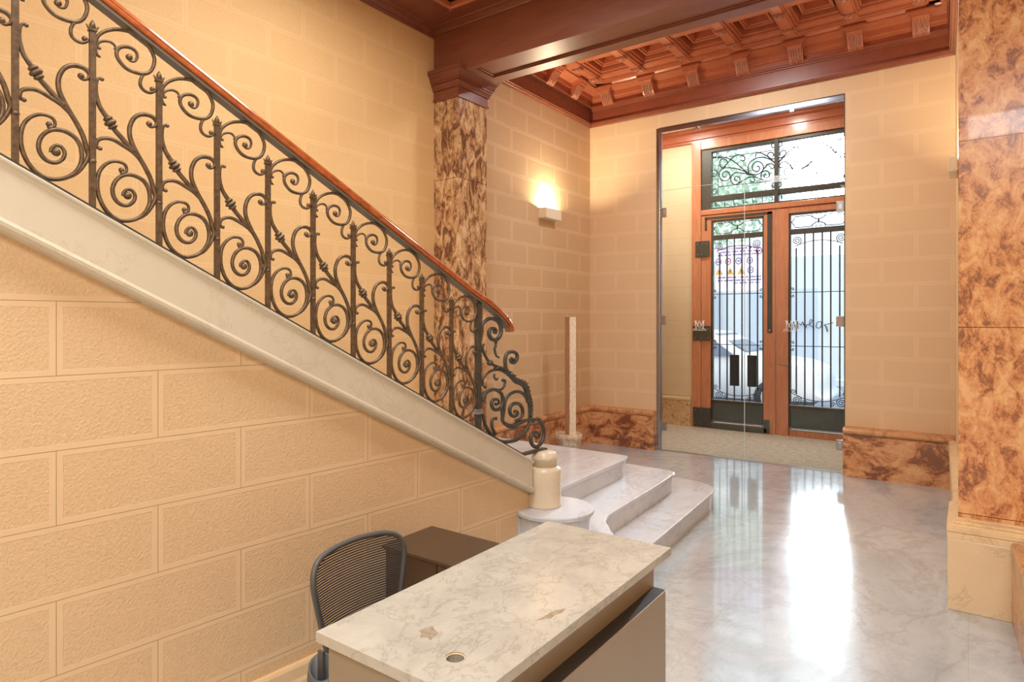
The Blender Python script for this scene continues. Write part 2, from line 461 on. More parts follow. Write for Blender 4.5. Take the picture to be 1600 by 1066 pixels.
P_hook=[(0.0093, 0.5196), (0.0109, 0.534), (0.0169, 0.5499), (0.0291, 0.5603), (0.0475, 0.5659), (0.061, 0.5614), (0.069, 0.5499)]
P_hook2=[(0.0098, 0.5368), (0.0093, 0.5221), (0.0142, 0.5099), (0.0235, 0.5053)]
P_balls_t=[(0.1083, 0.5322), (0.1811, 0.4442), (0.0678, 0.5476), (0.0197, 0.5344)]
P_stemA=[(0.0301, 0.4333), (0.023, 0.4373), (0.0145, 0.4295), (0.0103, 0.4117), (0.0103, 0.3826), (0.0182, 0.349), (0.0301, 0.3276), (0.0396, 0.3147), (0.0444, 0.3079), (0.0516, 0.2959), (0.0589, 0.2838), (0.0662, 0.2734), (0.0859, 0.2521), (0.1085, 0.2281), (0.1263, 0.2115)]
P_stemB=[(0.1679, 0.3134), (0.1785, 0.3109), (0.1908, 0.3188), (0.1946, 0.3324), (0.1812, 0.3471), (0.16, 0.35), (0.1392, 0.3435), (0.1212, 0.3258), (0.11, 0.2952), (0.1105, 0.262), (0.1202, 0.2343), (0.1366, 0.202), (0.1574, 0.1672), (0.1759, 0.1281), (0.1865, 0.0868), (0.1908, 0.069), (0.1844, 0.0459), (0.1679, 0.0149), (0.1469, -0.0074), (0.1186, -0.0215)]
P_stemC=[(0.0244, 0.2045), (0.0149, 0.2043), (0.0103, 0.2153), (0.0159, 0.2308), (0.0348, 0.2408), (0.0589, 0.2416), (0.0884, 0.2288), (0.1186, 0.2126), (0.1392, 0.1934)]
P_spir=[(0.0825, 0.1402), (0.0924, 0.1366), (0.1004, 0.1445), (0.0974, 0.1618), (0.0825, 0.1702), (0.0589, 0.1685), (0.0358, 0.1528), (0.0192, 0.1253), (0.0131, 0.0859), (0.0182, 0.0461), (0.0348, 0.0083), (0.0589, -0.0168), (0.0884, -0.0266), (0.1237, -0.0187), (0.1521, 0.0028), (0.1695, 0.0337), (0.1732, 0.0655), (0.1679, 0.0954), (0.1537, 0.1182), (0.1314, 0.1304), (0.1085, 0.1324), (0.0874, 0.1252), (0.0677, 0.1051), (0.0579, 0.075), (0.0638, 0.0465), (0.081, 0.029), (0.1034, 0.0273), (0.1212, 0.0429), (0.1263, 0.0634), (0.1176, 0.0799), (0.1034, 0.0817), (0.0914, 0.0701), (0.0894, 0.0577)]
P_balls_m=[(0.0272, 0.4341), (0.1705, 0.3203), (0.022, 0.2038), (0.085, 0.1438), (0.1034, 0.0606)]
E_e1=[(0.0243, 0.5356), (0.031, 0.5678), (0.0513, 0.5909), (0.0855, 0.6072), (0.1271, 0.6073), (0.1625, 0.5931), (0.1839, 0.5668), (0.1875, 0.5333), (0.1732, 0.5049), (0.1447, 0.4889), (0.1097, 0.4944), (0.0889, 0.516), (0.0889, 0.5393), (0.1062, 0.5523), (0.1342, 0.552), (0.1497, 0.5386), (0.1426, 0.5221)]
E_e1leaf=[(0.1447, 0.4866), (0.1426, 0.4582), (0.1342, 0.4396), (0.1398, 0.4157), (0.1518, 0.3963), (0.1732, 0.3882)]
E_e2=[(0.0479, 0.468), (0.0364, 0.4591), (0.0364, 0.4382), (0.0513, 0.4099), (0.0751, 0.3809), (0.0958, 0.3612), (0.1342, 0.3451), (0.1768, 0.3309), (0.2274, 0.316)]
E_e2b=[(0.031, 0.2674), (0.0513, 0.2891), (0.0855, 0.3102), (0.1271, 0.3194), (0.1768, 0.3188), (0.2201, 0.3067), (0.2717, 0.2792), (0.3168, 0.2468), (0.3628, 0.2311), (0.394, 0.2163), (0.4136, 0.1897), (0.4255, 0.1536), (0.4374, 0.1224), (0.4454, 0.0914), (0.4454, 0.0611), (0.4414, 0.0314), (0.4414, 0.0062)]
E_e3=[(0.2347, 0.3107), (0.226, 0.3401), (0.2238, 0.3739), (0.2347, 0.4024), (0.2643, 0.4157), (0.3017, 0.4153), (0.3283, 0.3986), (0.3283, 0.374), (0.3093, 0.3552), (0.2829, 0.3541), (0.268, 0.3694), (0.2792, 0.3835)]
E_e4=[(0.0513, 0.2311), (0.0344, 0.244), (0.0344, 0.2672)]
E_e5=[(0.0377, 0.1512), (0.0479, 0.1827), (0.0786, 0.2033), (0.1201, 0.2115), (0.1625, 0.2009), (0.1947, 0.1766), (0.2019, 0.1448), (0.1947, 0.112), (0.1696, 0.0956), (0.1342, 0.097), (0.1132, 0.1157), (0.1097, 0.1395), (0.1307, 0.154), (0.1625, 0.1486), (0.1696, 0.1289), (0.1518, 0.1212)]
E_e6=[(0.2092, 0.2593), (0.2238, 0.2511), (0.2165, 0.2252), (0.1947, 0.2077), (0.1625, 0.2032)]
E_e7=[(0.1947, 0.1168), (0.1983, 0.059), (0.2019, 0.025), (0.2421, -0.004), (0.2942, -0.0179), (0.3397, -0.0064), (0.394, 0.0018), (0.4414, 0.0037), (0.4898, 0.0005), (0.5391, -0.0105), (0.5475, -0.0012)]
E_e8=[(0.2019, 0.0298), (0.2128, 0.0765), (0.2201, 0.1238), (0.2384, 0.1558), (0.2792, 0.1764), (0.3321, 0.1817), (0.3784, 0.1678), (0.4097, 0.14), (0.4255, 0.1084)]
E_e9=[(0.3168, 0.0121), (0.3513, 0.0169), (0.3784, 0.0385), (0.3784, 0.0733), (0.3551, 0.103), (0.3168, 0.1142), (0.2829, 0.1079), (0.2643, 0.0855), (0.2717, 0.0555), (0.3017, 0.0399), (0.3321, 0.0462), (0.3321, 0.0635), (0.3093, 0.0733)]
E_e10=[(0.0377, 0.0865), (0.0445, 0.0486), (0.0649, 0.009), (0.0993, -0.0329), (0.1412, -0.067), (0.1983, -0.0919), (0.2643, -0.1015), (0.3321, -0.099), (0.3862, -0.0769), (0.4255, -0.0421), (0.4454, -0.0094)]
E_e11=[(0.1447, 0.0461), (0.1167, 0.0447), (0.1097, 0.022), (0.1167, -0.0071), (0.1412, -0.0434)]
E_e12=[(0.4736, -0.0128), (0.5226, 0.0017), (0.5516, -0.0275), (0.581, -0.0673), (0.5852, -0.1093), (0.5642, -0.1476), (0.5226, -0.1697), (0.4817, -0.1584), (0.4575, -0.127), (0.4615, -0.0922), (0.498, -0.0794), (0.535, -0.0921), (0.5391, -0.1132), (0.5103, -0.1194)]
E_e13=[(0.1342, 0.2977), (0.1307, 0.2791), (0.1483, 0.2637), (0.1625, 0.2722)]
E_balls=[(0.1307, 0.5341), (0.2942, 0.3731), (0.0547, 0.2309), (0.1447, 0.1266), (0.3093, 0.066), (0.5062, -0.1086), (0.2056, 0.2572), (0.1447, 0.0461), (0.5309, -0.0095), (0.4655, 0.0843), (0.4454, 0.0359)]
T_t1=[(-3.082, 4.016), (-2.978, 4.016), (-2.867, 3.984), (-2.774, 3.922), (-2.682, 3.831), (-2.59, 3.74), (-2.5, 3.673), (-2.396, 3.613), (-2.308, 3.579), (-2.236, 3.592), (-2.2, 3.625)]
T_t2=[(-2.915, 3.856), (-2.836, 3.939), (-2.759, 3.999), (-2.682, 4.003), (-2.621, 3.962), (-2.621, 3.915), (-2.659, 3.913), (-2.674, 3.939)]
T_t3=[(-2.883, 3.867), (-2.938, 3.851), (-2.975, 3.896), (-2.975, 3.96), (-2.93, 3.985), (-2.875, 3.953), (-2.875, 3.898), (-2.918, 3.896)]
T_t4=[(-2.545, 3.695), (-2.636, 3.762), (-2.759, 3.818), (-2.883, 3.843), (-2.962, 3.823), (-2.986, 3.754), (-2.954, 3.678), (-2.875, 3.652), (-2.828, 3.702), (-2.844, 3.767), (-2.899, 3.79), (-2.938, 3.756), (-2.915, 3.705), (-2.875, 3.724)]
T_t5=[(-2.545, 3.695), (-2.636, 3.73), (-2.743, 3.753), (-2.805, 3.714), (-2.813, 3.636), (-2.759, 3.582), (-2.697, 3.606), (-2.689, 3.667), (-2.743, 3.698), (-2.766, 3.654), (-2.728, 3.633)]
T_t6=[(-2.56, 3.728), (-2.572, 3.807), (-2.538, 3.88), (-2.455, 3.922), (-2.352, 3.914), (-2.265, 3.87), (-2.2, 3.8)]
T_t6b=[(-2.545, 3.71), (-2.455, 3.683), (-2.381, 3.719), (-2.359, 3.785), (-2.396, 3.851), (-2.455, 3.868), (-2.508, 3.829), (-2.508, 3.767), (-2.455, 3.729), (-2.411, 3.754), (-2.426, 3.802), (-2.463, 3.799)]
T_t7=[(-2.381, 3.719), (-2.337, 3.774), (-2.294, 3.813), (-2.236, 3.805), (-2.214, 3.756), (-2.25, 3.739), (-2.265, 3.771)]
T_t8=[(-2.389, 3.612), (-2.389, 3.689), (-2.352, 3.722), (-2.301, 3.715), (-2.276, 3.658), (-2.308, 3.617), (-2.352, 3.646), (-2.337, 3.674), (-2.308, 3.663)]
T_t9=[(-2.47, 3.939), (-2.455, 3.991), (-2.411, 3.992), (-2.337, 3.95), (-2.265, 3.885), (-2.207, 3.823)]
T_t10=[(-2.207, 3.876), (-2.257, 3.884), (-2.301, 3.929), (-2.286, 3.972), (-2.236, 3.964), (-2.221, 3.924), (-2.25, 3.913)]
T_t11=[(-2.697, 3.59), (-2.621, 3.635), (-2.545, 3.664), (-2.485, 3.64), (-2.485, 3.594), (-2.53, 3.592), (-2.538, 3.624)]
T_rails=[(-3.002, 4.084), (-3.002, 3.461), (-2.994, 4.003), (-2.207, 3.998), (-2.994, 3.58), (-2.207, 3.566)]
T_rings=[(-3.055, 4.065), (-3.055, 3.516), (-3.066, 3.789), (-2.214, 4.067), (-2.207, 3.505)]
# ================================================================ SETTING
XW = -4.064          # left wall
YF = 7.40            # front wall with the glass doors
YD = 9.35            # street door
ZC = 4.31            # ceiling of the stair hall
GX0, GX1, GZ = -3.10, -1.05, 3.955
BY0, BY1, BZ = 4.38, 4.82, 3.871     # big beam
def st(name, mb, mat, label=None, parent=None, bevel=0):
    o = mb.build(name, mat, parent, bevel=bevel)
    if parent is None: tag(o, label, kind='structure')
    elif label: o['label'] = label
    return o

st('floor', MB().box(-4.3, 2.7, -3.1, YF+.02, -.12, 0), M['floor'], 'polished pale grey-veined marble floor of the entrance hall')
o = st('floor_vestibule', MB().box(-4.3, .2, YF+.02, YD+.3, -.12, 0), M['mat_vestibule'], 'beige granular floor of the vestibule behind the glass doors')
st('wall_left', MB().box(XW-.2, XW, -3.1, 4.6, -.1, 5.0), M['wall_left'], 'finely scored beige plaster wall behind the iron stair railing')
st('wall_side', MB().box(XW-.2, XW, 4.6, YD+.2, -.1, 5.0), M['wall_side'], 'block-scored beige plaster wall on the left with the lit sconce')
mb = MB(); mb.box(XW, GX0-.035, YF, YF+.16, 0, 4.9); mb.box(GX1, .35, YF, YF+.16, 0, 4.9); mb.box(GX0-.035, GX1, YF, YF+.16, GZ+.02, 4.9)
st('wall_front', mb, M['wall_front'], 'beige plaster wall around the tall glass doorway')
# right wall of the entrance bay, very slightly out of square
mb = MB(); mb.prism([(-.10, YF+.01), (-.02, 4.80), (.3, 4.80), (.3, YF+.01)], 0, 4.9)
st('wall_right', mb, M['plain'], 'beige plaster wall on the right behind the marble pillar')
mb = MB(); mb.box(.25, 2.7, 4.5, 4.7, 0, 5.0); mb.box(2.5, 2.7, -3.1, 4.6, 0, 5.0)
st('wall_right_far', mb, M['plain'], 'plaster wall right of the camera')
st('wall_back', MB().box(-4.3, 2.7, -3.3, -3.1, 0, 5.0), M['plain'], 'plaster wall behind the camera')

# wall under the stairs: skewed, triangular top follows the flight
mb = MB()
def stairwall(mb, off0, off1, s0, s1, zb, ztop):
    vs = []
    for off in (off0, off1):
        vs += [SP(s0, zb, off), SP(s1, zb, off), SP(s1, ztop(s1), off), SP(s0, ztop(s0), off)]
    mb.add(vs, [(0,1,2,3),(7,6,5,4),(0,4,5,1),(1,5,6,2),(2,6,7,3),(3,7,4,0)])
stairwall(mb, -.13, -.02, -6.2, -.10, 0, lambda s: zs(s)-.14)
st('wall_stair', mb, M['wall_stair'], 'stippled block-scored plaster wall under the staircase')
mb = MB()
mb.extrude([(-.03,0),(.012,0),(.012,.10),(.006,.115),(.006,.16),(0,.172),(-.03,.172)], lambda t,a,b: SP(t, b, a), -6.2, -.42)
st('baseboard_stair', mb, M['skirting'], 'low plaster skirting along the foot of the stair wall')

# plinths of the entrance bay (brown breccia with a rounded cap)
def plinth(name, fn, t0, t1, label, h=.485, d=.055, mat='plinth', cap='cap_stone'):
    e = empty(name, fn((t0+t1)/2, 0, 0), kind='structure', label=label)
    mb = MB(); mb.extrude([(0,0),(d,0),(d,h-.075),(0,h-.075)], fn, t0, t1); mb.build('plinth_slab', M[mat], e)
    c = [(0,h-.075),(d-.012,h-.075),(d-.012,h-.068)]
    for k in range(9):
        a = -PI/2+PI*k/8
        c.append((d-.012+.022*math.cos(a), h-.038+.029*math.sin(a)))
    c += [(d-.03,h-.006),(0,h)]
    mb = MB(); mb.extrude(c, fn, t0, t1); o = mb.build('plinth_cap', M[cap], e)
    return e
plinth('baseboard_left', lambda t,a,b: (XW+a, t, b), 4.78, YF, 'brown breccia marble plinth with rounded cap on the side wall')
plinth('baseboard_front', lambda t,a,b: (t, YF-a, b), XW+.04, GX0-.04, 'brown breccia marble plinth left of the glass doorway', d=.075)
plinth('baseboard_front_right', lambda t,a,b: (t, YF-a*1.5, b), GX1+.002, -.10, 'blotchy orange-brown marble plinth right of the glass doorway', h=.50, d=.085)
plinth('baseboard_right', lambda t,a,b: (-.10+(YF-t)*.0308-a, t, b), 4.80, YF-.12, 'pale marble plinth along the right wall', h=.47, d=.05, mat='cap_cream', cap='cap_cream')
plinth('baseboard_vestibule', lambda t,a,b: (t, YD-a, b), XW, -3.40, 'speckled light brown marble plinth beside the street door', h=.45, d=.03, mat='plinth_light', cap='cap_cream')

# vestibule shell
mb = MB(); mb.box(XW, -3.385, YD, YD+.25, 0, 4.9); mb.box(-.975, .2, YD, YD+.25, 0, 4.9); mb.box(-3.385, -.975, YD, YD+.25, 4.29, 4.9)
st('wall_vestibule', mb, M['wall_vestibule'], 'yellow-beige plaster wall around the street door')
st('wall_vestibule_right', MB().box(-.03, .2, YF+.15, YD+.1, 0, 4.9), M['plain'], 'plaster side wall of the vestibule')
e = empty('ceiling_vestibule', (-2.1, 8.4, 4.5), kind='structure', label='brown wooden ceiling of the vestibule')
mb = MB(); mb.box(XW, 0, YF+.14, YD+.1, 4.56, 4.75); mb.build('ceiling_board', M['wood_coffer'], e)
mb = MB()
mb.extrude([(0,4.27),(.035,4.27),(.035,4.30),(.06,4.31),(.06,4.40),(.10,4.42),(.10,4.45),(.14,4.48),(.14,4.56),(0,4.56)], lambda t,a,b: (t, YD-a, b), XW, 0)
mb.extrude([(0,4.27),(.035,4.27),(.035,4.30),(.06,4.31),(.06,4.40),(.10,4.42),(.10,4.45),(.14,4.48),(.14,4.56),(0,4.56)], lambda t,a,b: (XW+a, t, b), YF+.16, YD-.02)
mb.build('cornice', M['wood_coffer'], e)
for k in range(6):
    x = -3.55+k*.62
    mb = MB(); mb.box(x-.06, x+.06, YD-.30, YD-.12, 4.50, 4.565); mb.box(x-.075, x+.075, YD-.33, YD-.12, 4.535, 4.565)
    mb.build('ceiling_bracket', M['wood_coffer'], e, bevel=.008)
for k in range(7):
    x = -3.86+k*.62
    mb = MB(); mb.box(x-.05, x+.05, YF+.2, YD-.12, 4.53, 4.56); mb.build('ceiling_batten', M['wood_coffer'], e, bevel=.006)
d = MB(); d.lathe([(.06,4.515),(.062,4.52),(.062,4.528),(.05,4.53)], (-2.03, 8.55, 0), 24); o = d.build('downlight', M['switch'], bevel=0)
tag(o, 'small round white downlight in the vestibule ceiling', 'downlight')
MB().lathe([(.03,4.505),(.045,4.512)], (-2.03, 8.55, 0), 24).build('lens', M['bulb'], o)

# ---------------------------------------------------------------- stair-hall ceiling
e = empty('ceiling', (-1.5, 1.0, ZC), kind='structure', label='dark brown panelled wooden ceiling over the stair hall')
# board with sunk panels: frame of boards around a grid of recesses
mb = MB(); mb.box(XW-.1, 2.6, -3.1, BY0+.1, ZC+.06, ZC+.2); mb.build('ceiling_panel', M['wood_ceiling'], e)
px = [(-3.66, -2.40), (-2.10, -.84), (-.54, .72), (1.02, 2.2)]
py = [(2.90, 4.15), (1.35, 2.60), (-.2, 1.05), (-1.75, -.5)]
ys_ = [BY0+.05]
mb = MB()
xe = [XW-.05]+[v for p in px for v in p]+[2.6]
ye = [-3.1]+[v for p in reversed(py) for v in p]+[BY0+.05]
for i in range(0, len(xe), 2): mb.box(xe[i], xe[i+1], -3.1, BY0+.05, ZC, ZC+.07)
for j in range(0, len(ye), 2):
    for i in range(1, len(xe)-1, 2): mb.box(xe[i], xe[i+1], ye[j], ye[j+1], ZC, ZC+.07)
mb.build('ceiling_frame', M['wood_ceiling'], e)
for (x0,x1) in px:
    for (y0,y1) in py:
        mb = MB(); t = .035
        for q in ((x0,x1,y0,y0+t),(x0,x1,y1-t,y1),(x0,x0+t,y0,y1),(x1-t,x1,y0,y1)): mb.box(*q, ZC-.012, ZC+.045)
        mb.build('panel_moulding', M['wood_coffer'], e, bevel=.012)
cor = [(0,-.075),(.02,-.075),(.03,-.062),(.03,-.055),(.05,-.04),(.062,-.022),(.062,-.016),(.085,-.008),(.09,0),(.09,.03),(0,.03)]
mb = MB(); mb.extrude(cor, lambda t,a,b: (XW+a, t, ZC+b), -3.1, BY0); mb.build('cornice', M['wood_ceiling'], e)
cor2 = [(0,-.05),(.018,-.05),(.026,-.038),(.045,-.028),(.05,-.012),(.075,-.006),(.08,0),(.08,.03),(0,.03)]
mb = MB(); mb.extrude(cor2, lambda t,a,b: (t, BY0-a, ZC+b), XW, 2.5); mb.build('cornice', M['wood_ceiling'], e)

# ---------------------------------------------------------------- main beam
e = empty('ceiling_beam', (-1.5, 4.6, BZ), kind='structure', label='broad dark brown wooden beam crossing the hall from pillar to pillar')
mb = MB(); X1b = 2.5
mb.box(XW, X1b, BY0, BY1, BZ+.022, ZC+.5)
f0, f1 = BY0+.048, BY1-.125
mb.box(XW, X1b, BY0, f0, BZ, BZ+.022); mb.box(XW, X1b, f1, BY1, BZ, BZ+.022)
mb.box(XW, -3.60, f0, f1, BZ, BZ+.022); mb.box(.1, X1b, f0, f1, BZ, BZ+.022)
mb.build('beam', M['wood_beam'], e)
mb = MB(); t = .014
for q in ((-3.60,.1,f0,f0+t),(-3.60,.1,f1-t,f1),(-3.60,-3.60+t,f0,f1),(.1-t,.1,f0,f1)): mb.box(*q, BZ+.012, BZ+.022)
mb.build('beam_moulding', M['wood_ceiling'], e, bevel=.005)

# ---------------------------------------------------------------- coffered ceiling over the entrance
ZG = 4.60
XR = .0
e = empty('ceiling_coffered', (-2.0, 6.1, ZG), kind='structure', label='carved reddish-brown coffered wooden ceiling over the entrance')
prof = [(0,4.148),(.018,4.148),(.022,4.156),(.040,4.162),(.044,4.176),(.052,4.18),(.052,4.196),(.022,4.202),(.022,4.352),(.034,4.358),(.036,4.368),(.052,4.374),(.056,4.388),(.064,4.392),(.064,4.404),(.04,4.41),(0,4.41)]
mb = MB()
mb.extrude(prof, lambda t,a,b: (t, YF-a, b), XW, -.06)
o = mb.build('frieze', M['wood_frieze'], e)
mb = MB(); mb.extrude(prof, lambda t,a,b: (XW+a, t, b), BY1, YF-.01); mb.build('frieze', M['wood_ceiling'], e)
mb = MB(); mb.extrude(prof, lambda t,a,b: (-.10+(YF-t)*.0308-a, t, b), BY1, YF-.01); mb.build('frieze', M['wood_ceiling'], e)
# cove behind the brackets
cv_ = [(0,4.40),(.03,4.40),(.03,4.455),(.05,4.462),(.05,4.476),(.07,4.485),(.07,4.54),(.20,4.565),(.20,4.585),(.215,4.60),(.215,4.66),(0,4.66)]
mb = MB(); mb.extrude(cv_, lambda t,a,b: (t, YF-a, b), XW, XR)
mb.extrude(cv_, lambda t,a,b: (XW+a, t, b), BY1, YF-.01)
mb.extrude(cv_, lambda t,a,b: (XR-a, t, b), BY1, YF-.01)
mb.build('cove_moulding', M['wood_coffer'], e)
BXS = [-3.20-.565+i*.5655 for i in range(7)]      # bracket and rib centres: -3.765 ... -.37
def bracket(fn):
    """fn(across, out, z): carved console"""
    mb = MB()
    pr = [(.02,4.385),(.05,4.378),(.085,4.395),(.11,4.43),(.13,4.475),(.175,4.50),(.185,4.53),(.02,4.53)]
    n = len(pr)
    vs = [fn(-.070,a,b) for a,b in pr]+[fn(.070,a,b) for a,b in pr]
    mb.add(vs, [tuple(range(n-1,-1,-1)), tuple(range(n,2*n))]+[(i,(i+1)%n,n+(i+1)%n,n+i) for i in range(n)])
    for (w,o_,z0,z1) in ((.082,.195,4.525,4.545),(.098,.210,4.545,4.558),(.116,.228,4.558,4.576)):
        vs = [fn(a,b,c) for c in (z0,z1) for (a,b) in ((-w,.02),(w,.02),(w,o_),(-w,o_))]
        mb.add(vs, [(0,3,2,1),(4,5,6,7),(0,1,5,4),(1,2,6,5),(2,3,7,6),(3,0,4,7)])
    b = mb.build('bracket', M['wood_coffer'], e)
    cm = MB()
    # carved leaf: raised ribs over the face
    for k, a0 in enumerate((-.056,-.028,0,.028,.056)):
        pts = [fn(a0*(.7+.3*t), o_+.004, z) for t,(o_,z) in zip((0,.3,.6,.8,1), ((.052,4.382),(.088,4.400),(.113,4.432),(.133,4.474),(.172,4.502)))]
        cm.tube(pts, [.005,.009,.007,.009,.006], seg=5)
    for (a0,o_,z) in ((-.03,.10,4.415),(.03,.10,4.415),(0,.121,4.45),(-.03,.155,4.492),(.03,.155,4.492),(0,.07,4.39)):
        cm.ball(fn(a0,o_,z), .013, 6, 4)
    cm.build('carving', M['wood_carved'], b)
for x in BXS: bracket(lambda a,o_,z,x=x: (x+a, YF-o_, z))
for k in range(4): bracket(lambda a,o_,z,k=k: (XW+o_, 6.87-.5655*k+a, z))
for k in range(4): bracket(lambda a,o_,z,k=k: (XR-o_, 6.87-.5655*k+a, z))
# ceiling board, grid of ribs, recesses
YG0, YG1 = 7.17, BY1
mb = MB(); mb.box(XW, XR, BY1, YF, 4.80, 4.95); mb.box(XW, XR+.3, BY1-.1, BY1, 4.3, 4.95); mb.build('ceiling_panel', M['wood_coffer'], e)
mb = MB(); mb.box(XW+.2, XR-.2, 7.12, 7.20, ZG, ZG+.2); mb.box(XW+.2, XW+.32, BY1, 7.2, ZG, ZG+.2); mb.box(XR-.32, XR-.2, BY1, 7.2, ZG, ZG+.2)
mb.build('border_board', M['wood_coffer'], e)
mb = MB()
for (a,b,h) in ((0,.014,.03),(.018,.03,.018)):
    mb.box(XW+.3, XR-.3, 7.12-b, 7.12-a, ZG-h+.012, ZG+.02)
    mb.box(XW+.32+a, XW+.32+b, BY1, 7.1, ZG-h+.012, ZG+.02)
mb.build('border_moulding', M['wood_coffer'], e, bevel=.004)
RY = [(7.00,7.12),(6.34,6.50),(5.78,5.88),(5.16,5.26)]
mb = MB()
for (a,b) in RY: mb.box(XW+.3, XR-.3, a, b, ZG+.02, ZG+.2)
mb.build('cross_rib', M['wood_coffer'], e, bevel=.006)
for x in BXS+[BXS[-1]+.5655]:
    if x > XR-.1: continue
    mb = MB(); mb.box(x-.062, x+.062, BY1, 7.12, ZG, ZG+.2)
    mb.box(x-.045, x+.045, BY1, 7.12, ZG-.012, ZG+.01)
    rb = mb.build('rib', M['wood_coffer'], e, bevel=.007)
    for (a,b) in RY[:3]:
        for sg in ((a-.055), ) if a > 6.9 else (b+.055, a-.09):
            mb = MB(); mb.box(x-.055, x+.055, sg-.035, sg+.035, ZG-.03, ZG-.01)
            mb.ball((x, sg, ZG-.028), .03, 8, 5, (1,1,.8))
            for (q,w) in ((-.034,-.02),(.034,-.02),(-.034,.02),(.034,.02)): mb.ball((x+q, sg+w, ZG-.028), .016, 6, 4)
            mb.build('rosette', M['wood_carved'], rb)
for i in range(len(BXS)):
    x0 = BXS[i]+.062; x1 = (BXS[i+1] if i+1 < len(BXS) else BXS[i]+.5655)-.062
    if x0 > XR-.3: continue
    x1 = min(x1, XR-.3)
    for j in range(4):
        y1 = RY[j][0]; y0 = RY[j+1][1] if j < 3 else BY1
        if y1-y0 < .15: continue
        mb = MB()
        for (t0, t1, h0) in ((0,.022,.03),(.022,.04,.06),(.075,.095,.10),(.095,.11,.12)):
            for q in ((x0+t0,x1-t0,y0+t0,y0+t1),(x0+t0,x1-t0,y1-t1,y1-t0),(x0+t0,x0+t1,y0+t0,y1-t0),(x1-t1,x1-t0,y0+t0,y1-t0)):
                mb.box(*q, ZG+h0, ZG+.22)
        mb.build('coffer', M['wood_coffer'], e, bevel=.004)

# ================================================================ PILLARS
# left pillar
e = empty('pillar', (-3.914, 4.58, .0), 'square brown breccia marble pillar with carved wooden capital on the left wall', 'pillar')
MB().box(XW, -3.764, 4.38, 4.80, 0, 3.68).build('shaft', M['pillar_left'], e, bevel=.004)
mb = MB()
lv = [(.020,3.640),(.020,3.662),(.008,3.6621),(.008,3.735),(.026,3.7351),(.030,3.755),(.048,3.775),(.048,3.790),(.064,3.7901),(.064,3.810),(.076,3.8101),(.084,3.840),(.110,3.868),(.122,3.8681),(.122,3.905)]
for (d0,z0),(d1,z1) in zip(lv, lv[1:]):
    if z1-z0 < 1e-3: continue
    vs = []
    for d_, z in ((d0,z0),(d1,z1)):
        d_ *= .72
        vs += [(XW-.0, 4.38-d_, z),(-3.764+d_*1.0, 4.38-d_, z),(-3.764+d_*1.0, 4.80+d_, z),(XW, 4.80+d_, z)]
    mb.add(vs, [(0,3,2,1),(4,5,6,7),(0,1,5,4),(1,2,6,5),(2,3,7,6),(3,0,4,7)])
mb.build('capital', M['wood_ceiling'], e, weld=False)
MB().box(XW+.03, -3.72, 4.34, 4.84, 0, .49).build('pillar_base', M['plinth'], e, bevel=.012)
# right pillar
e = empty('pillar', (.2, 4.5, 0), 'square orange-brown marble pillar on a pale marble pedestal at the right edge', 'pillar')
MB().box(-.046, .60, 4.38, 4.80, .46, 3.98).build('shaft', M['pillar_right'], e, bevel=.004)
mb = MB()
mb.box(-.094, .62, 4.257, 4.83, 0, .395)
mb.build('pedestal', M['marble_pedestal'], e, bevel=.004)
mb = MB()
for (d_,z0,z1) in ((.002,.395,.43),(-.002,.43,.432),(.004,.434,.462),(-.006,.462,.470)):
    mb.box(-.094-d_, .62, 4.257-d_, 4.83, z0, z1)
mb.box(-.075, .62, 4.30, 4.82, .470, .482); mb.box(-.062, .62, 4.35, 4.82, .482, .49)
mb.build('pedestal_moulding', M['cap_cream'], e, bevel=.005)
# stone bench-like dado against the right edge
e = empty('stone_dado', (.33, 3.8, 0), 'orange marble dado block with rounded cap beside the right pillar', 'stone dado')
mb = MB(); mb.prism([(.186,4.255),(.235,3.2),(.6,3.2),(.6,4.255)], 0, .385); mb.build('dado_panel', M['cap_stone'], e)
mb = MB(); mb.prism([(.180,4.255),(.228,3.19),(.6,3.19),(.6,4.255)], .385, .43); mb.build('dado_cap', M['cap_stone'], e, bevel=.018)

# ================================================================ STEPS AND STAIRS
DC = (-2.03, 3.25)
def arc(c, r, a0, a1, n):
    return [(c[0]+r*math.cos(math.radians(a0+(a1-a0)*k/n)), c[1]+r*math.sin(math.radians(a0+(a1-a0)*k/n))) for k in range(n+1)]
def offs(poly, d):
    """inset the open outline (list) towards -normal by d, for risers"""
    n = len(poly); out = []
    for i in range(n):
        a = Vector(poly[max(i-1,0)]); b = Vector(poly[min(i+1,n-1)])
        t = (b-a).normalized(); nn = Vector((t.y, -t.x))
        out.append((poly[i][0]-nn.x*d, poly[i][1]-nn.y*d))
    return out
# outlines run from the stair wall round the end to the far edge (counter-clockwise seen from above)
o3 = arc(DC, .24, -125, 118, 26) + [(-2.205,3.50),(-2.225,3.66),(-2.262,4.70),(-2.30,4.835)] + [(-2.5,4.85),(XW,4.87)]
o2 = arc(DC, .355, -125, 36, 20) + cr([(-1.752,3.462),(-1.823,3.56),(-1.885,3.64),(-1.925,3.76),(-1.935,3.95),(-1.95,4.3),(-1.97,4.7),(-1.992,5.0),(-2.0,5.10),(-2.04,5.17),(-2.12,5.20)],5)[1:] + [(-3.0,5.23),(XW,5.25)]
o1 = arc(DC, .62, -125, -8, 16) + cr([(-1.46,3.30),(-1.57,3.46),(-1.635,3.62),(-1.655,3.85),(-1.68,4.3),(-1.71,4.8),(-1.73,5.15),(-1.745,5.32),(-1.80,5.47),(-1.93,5.57),(-2.10,5.60)],5)[1:] + [(-3.0,5.63),(XW,5.65)]
e = empty('entrance_steps', (-2.6, 4.3, 0), 'three curved white marble steps rising to the left landing', 'steps')
WP = SP(-.3, 0, -.05)
